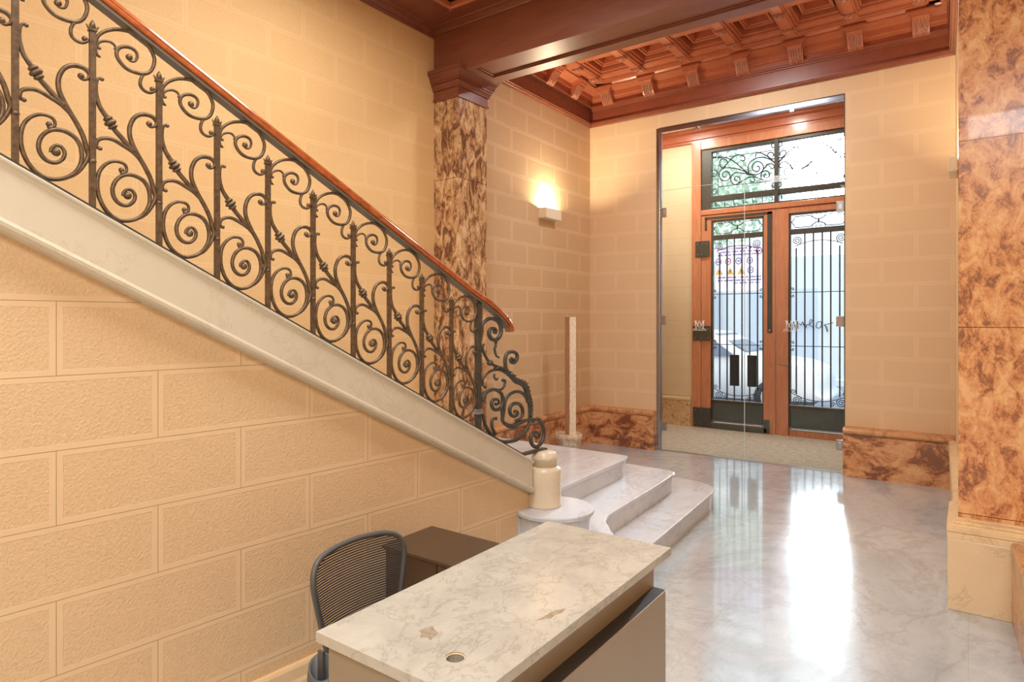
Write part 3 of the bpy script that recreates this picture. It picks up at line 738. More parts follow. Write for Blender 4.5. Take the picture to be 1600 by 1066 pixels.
for (ol, z) in ((o1,.158),(o2,.316),(o3,.474)):
    close = [(XW, 2.9), (WP.x, 2.9)]
    mb = MB(); mb.prism(ol+close, z-.028, z); mb.build('tread', M['marble_white'], e, bevel=.007)
    ri = offs(ol, .022)
    mb = MB(); mb.prism(ri+close, z-.158, z-.028); mb.build('riser', M['marble_white'], e)
# the flight
e = empty('staircase', tuple(SP(-1.8, 0, -.8)), 'marble staircase climbing left behind the iron railing', 'staircase')
S0 = -.30
for k in range(16):
    s = S0-.30*k; z = .474+.158*(k+1)
    def poly(s0, s1):
        a = SP(s0,0,-.055); b = SP(s1,0,-.055)
        return [(a.x,a.y),(XW,a.y+.0),(XW,b.y),(b.x,b.y)]
    a = SP(s+.02,0,-.055); b = SP(s-.30,0,-.055); c_ = SP(s,0,-.055)
    if b.y < -3.05: break
    mb = MB(); mb.prism([(XW,a.y),(XW,b.y),(b.x,b.y),(a.x,a.y)], z-.028, z); mb.build('tread', M['marble_white'], e, bevel=.006)
    mb = MB(); mb.prism([(XW,c_.y),(XW,b.y),(b.x,b.y),(c_.x,c_.y)], z-.17, z-.028); mb.build('riser', M['marble_white'], e)
# stringer: marble board, top follows the rail line, moulding along the lower edge
e = empty('stair_stringer', tuple(SP(-1.5, 0, 0)), 'sloping white marble stringer below the iron railing', 'stair stringer')
def zlow(s): return .582-.518*(s+.162)
sA, sB = -6.2, -.135
mb = MB()
ovs = []
for s in (sA, sB):
    t = zs(s)-.006; l = zlow(s)
    ovs += [SP(s,l+.035,.030), SP(s,t-.02,.030), SP(s,t-.012,.042), SP(s,t,.042), SP(s,t,-.06), SP(s,l+.035,-.06)]
n = 6
mb.add(ovs, [tuple(range(n-1,-1,-1)), tuple(range(n,2*n))]+[(i,(i+1)%n,n+(i+1)%n,n+i) for i in range(n)])
mb.build('stringer_board', M['marble_stringer'], e, bevel=.004)
mb = MB(); ovs = []
for s in (sA, sB):
    l = zlow(s)
    ovs += [SP(s,l,.012), SP(s,l+.004,.030), SP(s,l+.014,.043), SP(s,l+.026,.045), SP(s,l+.034,.036), SP(s,l+.040,.030), SP(s,l+.040,-.02), SP(s,l,-.02)]
n = 8
mb.add(ovs, [tuple(range(n-1,-1,-1)), tuple(range(n,2*n))]+[(i,(i+1)%n,n+(i+1)%n,n+i) for i in range(n)])
mb.build('stringer_moulding', M['marble_stringer'], e)
# round marble newel block
PC = (-2.098, 3.245)
e = empty('newel_block', (PC[0], PC[1], .474), 'short round cream marble post carrying the foot of the railing', 'newel post')
MB().lathe([(.103,.474),(.106,.480),(.103,.490),(.101,.60),(.101,.690),(.096,.703),(.080,.712),(.077,.716)], (PC[0],PC[1],0), 40).build('shaft', M['marble_post'], e)
MB().lathe([(.077,.716),(.077,.758),(.080,.760),(.079,.772),(.070,.795),(.055,.806),(.0,.808)], (PC[0],PC[1],0), 40).build('cap', M['marble_post'], e)
q = SP(-.19, 0, .0)
# ================================================================ RAILING
RT = tuple(SP(-1.6, zs(-1.6)))
rail = empty('stair_railing', RT, 'ornate wrought-iron scrollwork stair railing with polished wooden handrail', 'stair railing')
def ip(pts, s0, n=5, off=0):
    return [SP(s0+a, zs(s0)+b, off) for a, b in cr(pts, n)]
def taper(n, a, b, c=None):
    c = c if c is not None else b
    return [a+(b-a)*min(1, i/(n*.25)) if i < n*.25 else (b if i < n*.75 else b+(c-b)*(i-n*.75)/(n*.25)) for i in range(n)]
def strip(mb, pts, r0, r1, r2=None, asp=1.25, seg=8):
    mb.tube(pts, taper(len(pts), r0, r1, r2), side=DN, asp=asp, seg=seg)
PITCH = .2027
s0 = -.575-PITCH*9        # source panel, left bar at s0
protos = []
mb = MB(); c = SP(s0, 0)
SRC = s0
# bar with finial
g = MB()
def bar(s, w=.0085):
    g = MB(); zb = zs(s)-.004; zt = zs(s)+.582
    g.obox(SP(s, (zb+zt)/2), DU, DN, (0,0,1), w, w, (zt-zb)/2)
    g.obox(SP(s, zt+.004), DU, DN, (0,0,1), w*1.35, w*1.35, .004)
    g.tube([SP(s, zt+.006), SP(s, zt+.016), SP(s, zt+.028), SP(s, zt+.038)], [.006,.010,.007,.001], seg=8)
    for d_ in (-1, 1):
        g.tube([SP(s, zt+.010), SP(s+d_*.012, zt+.012), SP(s+d_*.018, zt+.020)], [.006,.005,.002], seg=6)
    g.tube([SP(s, zs(s)+.15), SP(s, zs(s)+.157), SP(s, zs(s)+.163)], [.0095,.0125,.0095], seg=8)
    return g.build('baluster', M['iron'], rail)
b0 = bar(s0)
up = MB()
strip(up, ip(P_top, s0), .006, .0062, .003)
strip(up, ip(P_s2, s0), .005, .0055, .003)
strip(up, ip(P_hook, s0, 4), .004, .0045, .003)
strip(up, ip(P_hook2, s0, 4), .0045, .005, .0012)
for (a,b),r in zip(P_balls_t, (.011,.009,.0065,.006)): up.ball(SP(s0+a, zs(s0)+b), r, 10, 6)
up0 = up.build('top_scroll', M['iron'], rail)
stm = MB()
pa = ip(P_stemA, s0, 4); n_ = len(pa)
rr = []
for i in range(n_):
    t = i/(n_-1)
    rr.append(.0035+.0045*min(1, t*2.2))
stm.tube(pa, rr, side=DN, asp=1.1)
dirk = (SP(s0+P_stemA[11][0], zs(s0)+P_stemA[11][1])-SP(s0+P_stemA[7][0], zs(s0)+P_stemA[7][1])).normalized()
for idx, r_, l_ in ((8,.0155,.0045),(9,.020,.006),(10,.0155,.0045)):
    cc = SP(s0+P_stemA[idx][0], zs(s0)+P_stemA[idx][1])
    stm.lathe([(r_*.55,-l_*1.6),(r_,-l_*.5),(r_,l_*.5),(r_*.55,l_*1.6)], cc, 12, axis=dirk)
strip(stm, ip(P_stemB, s0, 4), .004, .0075, .004)
strip(stm, ip(P_stemC, s0, 4), .0035, .0065, .006)
for (a,b),r in zip(P_balls_m[:3], (.007,.010,.007)): stm.ball(SP(s0+a, zs(s0)+b), r, 10, 6)
st0 = stm.build('branch_scroll', M['iron'], rail)
sp = MB()
strip(sp, ip(P_spir, s0, 4), .004, .0068, .005)
sp.ball(SP(s0+P_balls_m[4][0], zs(s0)+P_balls_m[4][1]), .013, 12, 8)
sp.ball(SP(s0+P_balls_m[3][0], zs(s0)+P_balls_m[3][1]), .009, 10, 6)
sp.tube([SP(s0+P_balls_m[3][0]+.002, zs(s0)+P_balls_m[3][1]-.005), SP(s0+P_balls_m[3][0]+.006, zs(s0)+P_balls_m[3][1]-.016)], [.009,.007], side=DN)
sp0 = sp.build('volute', M['iron'], rail)
for k in range(0, 14):
    if k == 9: continue
    d_ = 9-k
    dv = DU*PITCH*d_ + Vector((0,0,-.527*PITCH*d_))
    for o in (b0, up0, st0, sp0):
        if k == 0 and o is not b0: continue
        if k == 0: continue
        c = o.copy(); COL.objects.link(c); c.parent = rail; c.location = Vector(o.location)+dv
# newel bar (thicker) at s = -.575
g = MB(); s = -.575
g.obox(SP(s, (zs(s)-.005+zh(s))/2), DU, DN, (0,0,1), .0145, .0145, (zh(s)-zs(s)+.005)/2)
g.build('newel_bar', M['iron_dark'], rail, bevel=.002)
g = MB()
for dz, w in ((.092,.019),(.102,.024),(.112,.019)): g.obox(SP(s, zs(s)+dz), DU, DN, (0,0,1), w, w, .0042)
g.build('collar', M['chrome'], rail, bevel=.001)['label'] = 'bright steel collar'
# end scroll
ES = MB()
def es(key, r0, r1, r2=None, n=5, asp=1.2): strip(ES, ip(globals()['E_'+key], -.575, n), r0, r1, r2, asp)
es('e1', .008, .0115, .006); es('e2', .005, .008, .010); es('e3', .011, .0105, .005)
es('e5', .009, .0105, .005); es('e6', .006, .007, .009); es('e8', .008, .0095, .007); es('e9', .008, .0105, .005)
es('e10', .007, .0105, .010); es('e11', .005, .009, .010); es('e12', .009, .0115, .005); es('e13', .006, .006, .003); es('e4', .005, .005, .007)
pts = ip(E_e7, -.575, 5); ES.tube(pts, [.009+.008*math.exp(-((i/len(pts)-.42)/.14)**2) for i in range(len(pts))], side=DN, asp=1.1)
for a, b in E_balls: ES.ball(SP(-.575+a, zs(-.575)+b), .0105, 10, 6)
# bulging knob where the branch leaves the newel bar
ES.ball(SP(-.575+E_e2[5][0], zs(-.575)+E_e2[5][1]), .020, 12, 8, (1,1,.8))
ES.build('end_scroll', M['iron_dark'], rail)
# acanthus-leaf arm
pts = ip(E_e2b, -.575, 6)
AL = MB(); n_ = len(pts)
AL.tube(pts, [.007+.0115*math.sin(PI*min(1, max(0, (i/n_-.18)/.75))) for i in range(n_)], side=DN, asp=1.0)
rnd = random.Random(3)
for i in range(int(n_*.22), n_-4, 4):
    t = (pts[i+1]-pts[i-1]).normalized(); nrm = t.cross(DN).normalized()
    if nrm.dot(pts[i]-SP(-.575+.12, zs(-.575)+.12)) < 0: nrm = -nrm
    for sd in (-1, 0, 1):
        base = pts[i]+nrm*.010+DN*(sd*.010)
        tip = base+nrm*(.006+.005*rnd.random())+t*(.022)+DN*(sd*.006)
        AL.tube([base-t*.016, base+t*.004, base+nrm*.006+t*.016, tip], [.004,.0085,.006,.0015], seg=6, asp=.8)
for fr_ in (.45,.62,.86):
    i = int(n_*fr_); AL.lathe([(.006,-.004),(.013,0),(.006,.004)], pts[i]+DN*.012, 10, axis=DN)
pts2 = ip(E_e1leaf, -.575, 5)
AL.tube(pts2, [.006+.005*abs(math.sin(i*.75))*(1-i/len(pts2)) for i in range(len(pts2))], side=DN)
AL.build('acanthus_leaf', M['iron_dark'], rail)
# bottom rail and end plate
g = MB(); pth = [SP(-6.1, zs(-6.1)+.001), SP(-.215, zs(-.215)+.001), SP(-.205, .8085), SP(.02, .8095)]
g2 = MB()
for i in range(len(pth)-1):
    a, b = pth[i], pth[i+1]
    h = .0055
    vs = []
    for p in (a, b):
        vs += [p-DN*.021-Vector((0,0,h)), p+DN*.021-Vector((0,0,h)), p+DN*.021+Vector((0,0,h)), p-DN*.021+Vector((0,0,h))]
    g.add(vs, [(3,2,1,0),(4,5,6,7),(0,1,5,4),(1,2,6,5),(2,3,7,6),(3,0,4,7)])
g.build('bottom_rail', M['iron_dark'], rail)
# steel bar and wooden handrail
top = [SP(-6.1, zh(-6.1))]+[SP(s, zh(s)) for s in (-3,-2,-1,-.62)]+[SP(-.575+a, zs(-.575)+b) for a, b in ((.02,.693),(.09,.655),(.165,.612),(.205,.580),(.228,.553))]
g = MB(); vs = []
for i, p in enumerate(top):
    t = (top[min(i+1,len(top)-1)]-top[max(i-1,0)]).normalized(); u = DN.cross(t).normalized()
    if u.z < 0: u = -u
    vs += [p-DN*.022, p+DN*.022, p+DN*.022+u*.009, p-DN*.022+u*.009]
fs = []
for i in range(len(top)-1):
    for k in range(4): fs.append((i*4+k, i*4+(k+1)%4, i*4+4+(k+1)%4, i*4+4+k))
fs += [(3,2,1,0), tuple(len(vs)-4+k for k in range(4))]
g.add(vs, fs); g.build('rail_bar', M['rail_steel'], rail)['label'] = 'grey steel bar under the wooden handrail'
wp = [SP(-6.1, zh(-6.1)+.0)]+[SP(s, zh(s)) for s in (-3,-2,-1.2,-.62)]+[SP(-.575+a, zs(-.575)+b) for a, b in cr([(.02,.693),(.10,.652),(.17,.610),(.215,.575),(.236,.548),(.241,.530)],4)]
pr = [(-.020,.010),(-.027,.014),(-.029,.022),(-.025,.027),(-.027,.034),(-.022,.043),(-.012,.050),(0,.052),(.012,.050),(.022,.043),(.027,.034),(.025,.027),(.029,.022),(.027,.014),(.020,.010)]
g = MB(); vs = []; n_ = len(pr)
for i, p in enumerate(wp):
    t = (wp[min(i+1,len(wp)-1)]-wp[max(i-1,0)]).normalized(); u = DN.cross(t).normalized()
    if u.z < 0 or (u.z < .3 and u.dot(DU) < 0): u = -u
    vs += [p+DN*a+u*b for a, b in pr]
fs = [(i*n_+k, i*n_+(k+1)%n_, (i+1)*n_+(k+1)%n_, (i+1)*n_+k) for i in range(len(wp)-1) for k in range(n_)]
fs += [tuple(range(n_-1,-1,-1)), tuple(len(vs)-n_+k for k in range(n_))]
g.add(vs, fs, True); o = g.build('handrail', M['rail_wood'], rail); o['label'] = 'polished orange-brown wooden handrail'
sp_ = o.modifiers.new('e', 'EDGE_SPLIT'); sp_.split_angle = .7

# ================================================================ SCONCES
def sconce(x, sgn, y0, y1, z0, z1, d, label):
    """plaster trough uplighter fixed to a wall; sgn = +1 opens towards +X"""
    e = empty('wall_sconce', (x, (y0+y1)/2, z0), label, 'wall lamp', 'wall sconces of the entrance')
    w = .012
    X = lambda a: x+sgn*a
    mb = MB()
    mb.box(X(0), X(d), y0, y1, z0, z0+w)
    mb.box(X(d-w), X(d), y0, y1, z0+w, z1)
    mb.box(X(0), X(d-w), y0, y0+w, z0+w, z1); mb.box(X(0), X(d-w), y1-w, y1, z0+w, z1); mb.box(X(0), X(w), y0+w, y1-w, z0+w, z1)
    mb.build('shade', M['lamp_white'], e, bevel=.004)
    yc = (y0+y1)/2
    mb = MB(); mb.tube([(X(d*.5), yc-.06, z1-.055),(X(d*.5), yc+.06, z1-.055)], .011, seg=10); mb.build('bulb', M['bulb'], e)
    la = bpy.data.lights.new('sconce_light', 'AREA'); la.shape = 'RECTANGLE'; la.size = .05; la.size_y = .16; la.energy = SCONCE; la.color = (1,.84,.58)
    lo = bpy.data.objects.new('sconce_light', la); COL.objects.link(lo); lo.parent = e
    lo.location = (sgn*d*.5, 0, z1-z0-.03); lo.rotation_euler = (PI, 0, 0)
    return e
SCONCE = 34
sconce(XW, 1, 6.16, 6.50, 2.795, 2.915, .105, 'white plaster uplighter glowing on the left wall')
sconce(-.068, -1, 6.16, 6.50, 2.795, 2.915, .06, 'white plaster uplighter seen edge-on on the far right wall')

# ================================================================ BUCKET AND TIMBER
BC = (-3.72, 6.27)
e = empty('plaster_bucket', (BC[0], BC[1], 0), 'cream plastic builder\'s bucket with rimmed lid in the corner beyond the landing', 'bucket')
mb = MB(); mb.lathe([(.118,0),(.124,.008),(.138,.225),(.146,.23),(.146,.245),(.142,.247)], (BC[0],BC[1],0), 36); mb.build('body', M['bucket'], e)
mb = MB(); mb.lathe([(.143,.247),(.153,.250),(.156,.262),(.153,.30),(.150,.306),(.140,.306),(.138,.296),(0.0,.296)], (BC[0],BC[1],0), 36); mb.build('rim', M['bucket'], e)
hv = Vector((.585,-.811,0)).normalized()   # towards the hall
def oncyl(x, y, z, r=.1385, a0=-.05):
    a = math.atan2(hv.y, hv.x)+x/r+a0
    rr_ = r+z
    return (BC[0]+rr_*math.cos(a), BC[1]+rr_*math.sin(a), .185+y)
text_mb('TITAN', lambda x,y,z: oncyl(x,y,z), .052, .003).build('label_print', M['letter'], e)['label'] = 'white word TITAN'
mb = MB()
for k in range(2): mb.add([oncyl(-.06,-.02-.02*k,.002), oncyl(0,-.02-.02*k,.002), oncyl(.06,-.02-.02*k,.002), oncyl(.06,-.028-.02*k,.002), oncyl(0,-.028-.02*k,.002), oncyl(-.06,-.028-.02*k,.002)], [(0,1,4,5),(1,2,3,4)])
mb.build('label_line', M['letter'], e)
e = empty('timber_post', (BC[0]+.02, BC[1], .29), 'upright square timber post with one white face standing in the bucket', 'timber post')
ca, sa = .77, .64
ax = Vector((.811, .585, 0)).normalized(); 
rot = math.radians(28)
u1 = Vector((-.251, -.968, 0)).normalized(); u2 = Vector((-.968, .251, 0)).normalized()
pc = Vector((BC[0]+.02, BC[1], 0))
mb = MB()
mb.obox(pc+Vector((0,0,(1.64+.29)/2)), u1, u2, (0,0,1), .052, .036, (1.64-.29)/2)
mb.build('post', M['post_wood'], e, bevel=.002)
mb = MB(); zz = [.292+i*(1.348/24) for i in range(25)]; rnd = random.Random(5)
vs = []
for z in zz:
    w0 = -.046+.006*rnd.random(); w1 = .052-.004*rnd.random()
    vs += [pc-u2*.0375+u1*(-.053)+Vector((0,0,z)), pc-u2*.0375+u1*(.044+.008*rnd.random())+Vector((0,0,z)), pc-u2*.0360+u1*(.044)+Vector((0,0,z)), pc-u2*.0360+u1*(-.053)+Vector((0,0,z))]
fs = [(i*4+k, i*4+(k+1)%4, i*4+4+(k+1)%4, i*4+4+k) for i in range(24) for k in range(4)]+[(3,2,1,0),(96,97,98,99)]
mb.add(vs, fs); mb.build('painted_face', M['post_white'], e)['label'] = 'white plastered face of the post'

# ================================================================ DESK
e = empty('reception_desk', (-1.18, 1.7, 0), 'small reception desk with pale veined marble top and dark taupe body', 'desk')
mb = MB()
# top with round cable hole
hc = (-1.063, 1.225); hr = .026
nseg = 32; z0, z1 = .712, .740
ox0, ox1, oy0, oy1 = -1.462, -.912, 1.10, 2.292
ring = []
for k in range(nseg):
    a = 2*PI*(k+.5)/nseg; ring.append((hc[0]+hr*math.cos(a), hc[1]+hr*math.sin(a)))
outer = []
for k in range(nseg):
    a = 2*PI*(k+.5)/nseg; dx, dy = math.cos(a), math.sin(a)
    t = min([v for v in (((ox1 if dx>0 else ox0)-hc[0])/dx if abs(dx)>1e-9 else 9, ((oy1 if dy>0 else oy0)-hc[1])/dy if abs(dy)>1e-9 else 9)])
    outer.append((hc[0]+dx*t, hc[1]+dy*t))
bm = bmesh.new()
corners = [(ox0,oy0),(ox1,oy0),(ox1,oy1),(ox0,oy1)]
allo = outer+corners
allo.sort(key=lambda p: math.atan2(p[1]-hc[1], p[0]-hc[0]))
def mkv(z): return [bm.verts.new((x,y,z)) for x,y in ring], [bm.verts.new((x,y,z)) for x,y in allo]
r1, a1 = mkv(z1); r0_, a0_ = mkv(z0)
for (rr_, aa) in ((r1,a1),(r0_,a0_)):
    ed = [bm.edges.new((rr_[i], rr_[(i+1)%len(rr_)])) for i in range(len(rr_))]+[bm.edges.new((aa[i], aa[(i+1)%len(aa)])) for i in range(len(aa))]
    bmesh.ops.triangle_fill(bm, use_beauty=True, edges=ed)
for i in range(len(r1)): bm.faces.new((r1[i], r1[(i+1)%len(r1)], r0_[(i+1)%len(r1)], r0_[i]))
for i in range(len(a1)): bm.faces.new((a1[i], a1[(i+1)%len(a1)], a0_[(i+1)%len(a1)], a0_[i]))
bm.verts.ensure_lookup_table(); bm.verts.index_update()
mb.add([v.co[:] for v in bm.verts], [tuple(v.index for v in f.verts) for f in bm.faces]); bm.free()
mb.build('desk_top', M['marble_desk'], e)
mb = MB(); mb.tube([(hc[0]+(hr-.001)*math.cos(2*PI*k/32), hc[1]+(hr-.001)*math.sin(2*PI*k/32), .735) for k in range(33)], .002, seg=6); mb.build('cable_hole_rim', M['marble_pedestal'], e)
mb = MB(); mb.box(-.965,-.945,1.16,2.20,.05,.712); mb.build('fascia', M['desk_dark'], e, bevel=.002)
mb = MB(); mb.box(-.95,-.895,1.12,2.20,.02,.615); mb.build('front_panel', M['desk_dark'], e, bevel=.003)
mb = MB(); mb.box(-.946,-.899,1.12,2.20,.6151,.6165); mb.build('gap_shade_strip', M['gap_shade'], e)['label'] = 'dark strip on the panel top, painted as shaded gap'  # thin strip coloured dark for the shade of the gap above the panel
for pts_ in ([(-1.236,1.272),(-1.222,1.312),(-1.205,1.300),(-1.182,1.292),(-1.173,1.251),(-1.190,1.256),(-1.206,1.243),(-1.218,1.262)], [(-1.006,1.505),(-1.000,1.545),(-.998,1.582),(-.975,1.630),(-.969,1.593),(-.979,1.570),(-.976,1.545),(-.992,1.525)]):
    mb = MB(); mb.prism(pts_, .7400, .7402); mb.build('stone_mark', M['stone_mark'], e)['label'] = 'brown-grey natural mark in the marble'
mb = MB(); mb.box(-1.44,-.95,1.125,1.15,0,.712); mb.build('side_panel', M['desk_dark'], e, bevel=.002)
mb = MB(); mb.box(-1.44,-.95,2.195,2.22,0,.712); mb.build('side_panel', M['desk_dark'], e, bevel=.002)
MB().box(-1.44,-.965,1.15,2.195,.66,.705).build('drawer_tray', M['desk_dark'], e, bevel=.002)
# return cabinet
e = empty('side_cabinet', (-1.79, 2.10, 0), 'low dark brown cabinet between the desk and the stair wall', 'cabinet')
MB().box(-2.12,-1.47,1.945,2.27,.585,.60).build('cabinet_top', M['cabinet_dark'], e, bevel=.002)
MB().box(-2.11,-1.48,1.97,2.26,.04,.585).build('body', M['cabinet_dark'], e, bevel=.002)
for k in range(2): MB().box(-2.105+.31*k,-1.80+.31*k,1.955,1.972,.05,.58).build('door', M['cabinet_dark'], e, bevel=.002)
MB().box(-2.10,-1.49,1.98,2.25,0,.04).build('toe_kick', M['black'], e)

# ================================================================ CHAIR
e = empty('office_chair', (-1.62, 1.52, 0), 'black mesh-backed office task chair tucked behind the desk', 'office chair')
CY = 1.55; CX_ = -1.75
def bk(u, v):
    """chair-back surface: u -1..1 across, v 0..1 up"""
    return Vector((CX_-.02*v-.035*(1-u*u)+.10*(.35-v)**2*0-.05*v*v+.02, CY+u, .0))
half = lambda v: .155+.055*min(1, v*1.4)
def bp(u, v, z0=.40, z1=.788):
    y = CY+u; z = z0+(z1-z0)*v
    x = CX_-.045*(1-(u/.22)**2) - .05*v
    return Vector((x, y, z))
# frame outline: trapezoid widening upward with round top corners
ol = [(-.150,.0),(-.165,.15),(-.185,.40),(-.203,.62),(-.212,.78),(-.200,.90),(-.165,.965),(-.10,.992),(0,1.0),(.10,.992),(.165,.965),(.200,.90),(.212,.78),(.203,.62),(.185,.40),(.165,.15),(.150,0)]
pts = [bp(a,b) for a,b in cr(ol+[(.08,-.03),(0,-.035),(-.08,-.03),(-.150,0)], 4)]
mb = MB(); mb.tube(pts, .0105, seg=10, asp=1.0); mb.build('back_frame', M['plastic'], e)
# mesh surface
mb = MB(); rows = 22; cols = 16; vs = []; fs = []
def hw(v):
    P = [(b,a) for a,b in ol[8:]]; P.sort()
    for (b0_,a0__),(b1_,a1__) in zip(P, P[1:]):
        if b0_ <= v <= b1_: return a0__+(a1__-a0__)*(v-b0_)/(b1_-b0_+1e-9)
    return P[0][1]
for i in range(rows+1):
    v = i/rows*.995; w = max(.02, hw(v)-.004)
    for j in range(cols+1): vs.append(bp(-w+2*w*j/cols, v))
for i in range(rows):
    for j in range(cols): fs.append((i*(cols+1)+j, i*(cols+1)+j+1, (i+1)*(cols+1)+j+1, (i+1)*(cols+1)+j))
mb.add(vs, fs, True); mb.build('back_mesh', M['mesh'], e, weld=False)
# lumbar strip and spine
mb = MB(); mb.tube([bp(0,.22)+Vector((-.03,0,0)), bp(0,.10)+Vector((-.05,0,0)), (CX_-.02, CY, .40), (CX_+.08, CY, .38)], [.016,.022,.026,.03], side=(0,1,0), asp=1.6); mb.build('spine', M['plastic'], e)
mb = MB(); mb.tube([bp(-.14,.16), bp(0,.13)+Vector((-.025,0,0)), bp(.14,.16)], .018, seg=8); mb.build('lumbar_support', M['plastic_dark'], e)
# seat
mb = MB(); sp_pts = []
for k in range(28):
    a = 2*PI*k/28; c_, s_ = math.cos(a), math.sin(a)
    sp_pts.append((CX_+.26+.235*math.copysign(abs(c_)**.6, c_), CY+.23*math.copysign(abs(s_)**.6, s_)))
mb.prism(sp_pts, .405, .455, True); mb.build('seat', M['plastic_dark'], e, bevel=.015)
mb = MB(); mb.lathe([(.03,.12),(.03,.27),(.022,.27),(.022,.40)], (CX_+.26,CY,0), 20); mb.build('gas_column', M['plastic_dark'], e)
for k in range(5):
    a = 2*PI*k/5+.3; d_ = Vector((math.cos(a), math.sin(a), 0)); c0 = Vector((CX_+.26, CY, 0))
    mb = MB(); mb.tube([c0+d_*.02+Vector((0,0,.125)), c0+d_*.15+Vector((0,0,.105)), c0+d_*.26+Vector((0,0,.075))], [.028,.022,.014], seg=8); l = mb.build('base_leg', M['plastic_dark'], e)
    mb = MB(); q = c0+d_*.262; mb.lathe([(.02,-.018),(.027,-.014),(.027,.014),(.02,.018)], q+Vector((0,0,.028)), 16, axis=Vector((-d_.y,d_.x,0))); mb.tube([q+Vector((0,0,.03)), q+Vector((0,0,.075))], .008, seg=6); mb.build('caster', M['black'], l)
# moulded cup of the near arm mechanism
bc = Vector((-1.585, 1.215, 0)); n_ = 32; vs = []
top_ = [.575-.045*(.5+.5*math.cos(2*PI*k/n_+.9)) for k in range(n_)]
for (z,r) in ((.36,.030),(.40,.040),(.47,.048),(.52,.050)):
    vs += [(bc.x+r*math.cos(2*PI*k/n_), bc.y+r*.8*math.sin(2*PI*k/n_), z) for k in range(n_)]
vs += [(bc.x+.046*math.cos(2*PI*k/n_), bc.y+.037*math.sin(2*PI*k/n_), top_[k]) for k in range(n_)]
vs += [(bc.x+.040*math.cos(2*PI*k/n_), bc.y+.031*math.sin(2*PI*k/n_), top_[k]) for k in range(n_)]
vs += [(bc.x+.036*math.cos(2*PI*k/n_), bc.y+.027*math.sin(2*PI*k/n_), .44) for k in range(n_)]
fs = [(i*n_+k, i*n_+(k+1)%n_, (i+1)*n_+(k+1)%n_, (i+1)*n_+k) for i in range(6) for k in range(n_)]
fs += [tuple(range(n_-1,-1,-1)), tuple(6*n_+k for k in range(n_))]
mb = MB(); mb.add(vs, fs, True)
mb.tube([(CX_+.20,CY-.10,.385),(bc.x,bc.y+.03,.375),(bc.x,bc.y,.37)], .018, seg=8)
mb.build('arm_mount', M['plastic'], e, weld=False)
mb = MB(); mb.obox(bc+Vector((-.012,.006,.535)), (.9,.1,0), (-.1,.9,0), (0,0,1), .012, .005, .06); mb.build('arm_slat', M['plastic'], e)
# ================================================================ GLASS DOORWAY
e = empty('door_1', ((GX0+GX1)/2, YF+.02, 0), kind='structure', label='frameless glass doorway with steel clamps, seen in front of the street door')
def dbox(name, x0,x1,y0,y1,z0,z1, mat, par=None, bevel=0, label=None):
    o = MB().box(x0,x1,y0,y1,z0,z1).build(name, M[mat] if isinstance(mat,str) else mat, par, bevel=bevel)
    if label: o['label'] = label
    return o
GY = YF+.02
ZT = 3.205
XM = -2.075
dbox('door_jamb', GX0-.035, GX0+.012, YF-.004, YF+.05, 0, GZ+.02, 'chrome', e, .004)
dbox('door_jamb', GX0+.018, GX0+.026, YF+.01, YF+.04, 0, GZ-.03, 'chrome', e)
dbox('door_jamb', GX1-.004, GX1+.004, YF-.004, YF+.16, 0, GZ+.02, 'iron_dark', e)
dbox('head_track', GX0, GX1, YF-.004, YF+.05, GZ-.042, GZ+.012, 'chrome', e, .004)
dbox('head_track', GX0, GX1, YF-.006, YF-.002, GZ+.012, GZ+.022, 'iron_dark', e)
dbox('threshold', GX0, GX1, YF-.005, YF+.05, 0, .004, 'clamp', e)
def pane(name, x0,x1,z0,z1):
    o = MB().add([(x0,GY,z0),(x1,GY,z0),(x1,GY,z1),(x0,GY,z1)], [(0,1,2,3)]).build(name, M['glass'], e)
    return o
pane('glass_leaf', GX0+.03, XM-.002, .01, ZT-.002); pane('glass_leaf', XM+.002, GX1-.006, .01, ZT-.002)
pane('glass_transom', GX0+.03, GX1-.006, ZT+.002, GZ-.04)
for (x0,x1,z0,z1) in ((XM-.0035,XM-.0005,.01,ZT),(XM+.0005,XM+.0035,.01,ZT),(GX0+.03,GX1-.01,ZT-.002,ZT+.002)):
    dbox('glass_edge', x0,x1,GY-.004,GY+.004,z0,z1,'glass_edge', e)
def clamp(x0,x1,z0,z1):
    o = dbox('glass_clamp', x0,x1,GY-.018,GY+.018,z0,z1,'clamp', e, .003)
    dbox('clamp_plate', x0+(x1-x0)*.25,x1-(x1-x0)*.25,GY-.022,GY-.016,z0+(z1-z0)*.2,z1-(z1-z0)*.2,'chrome', o, .002)
for z in (2.93, 1.605, .30):
    clamp(GX0+.005, GX0+.085, z-.055, z+.055)
for z in (2.80, 1.590, .288):
    clamp(GX1-.080, GX1-.004, z-.055, z+.055)
clamp(-2.645,-2.595,3.885,3.965); clamp(-1.59,-1.54,3.885,3.965)
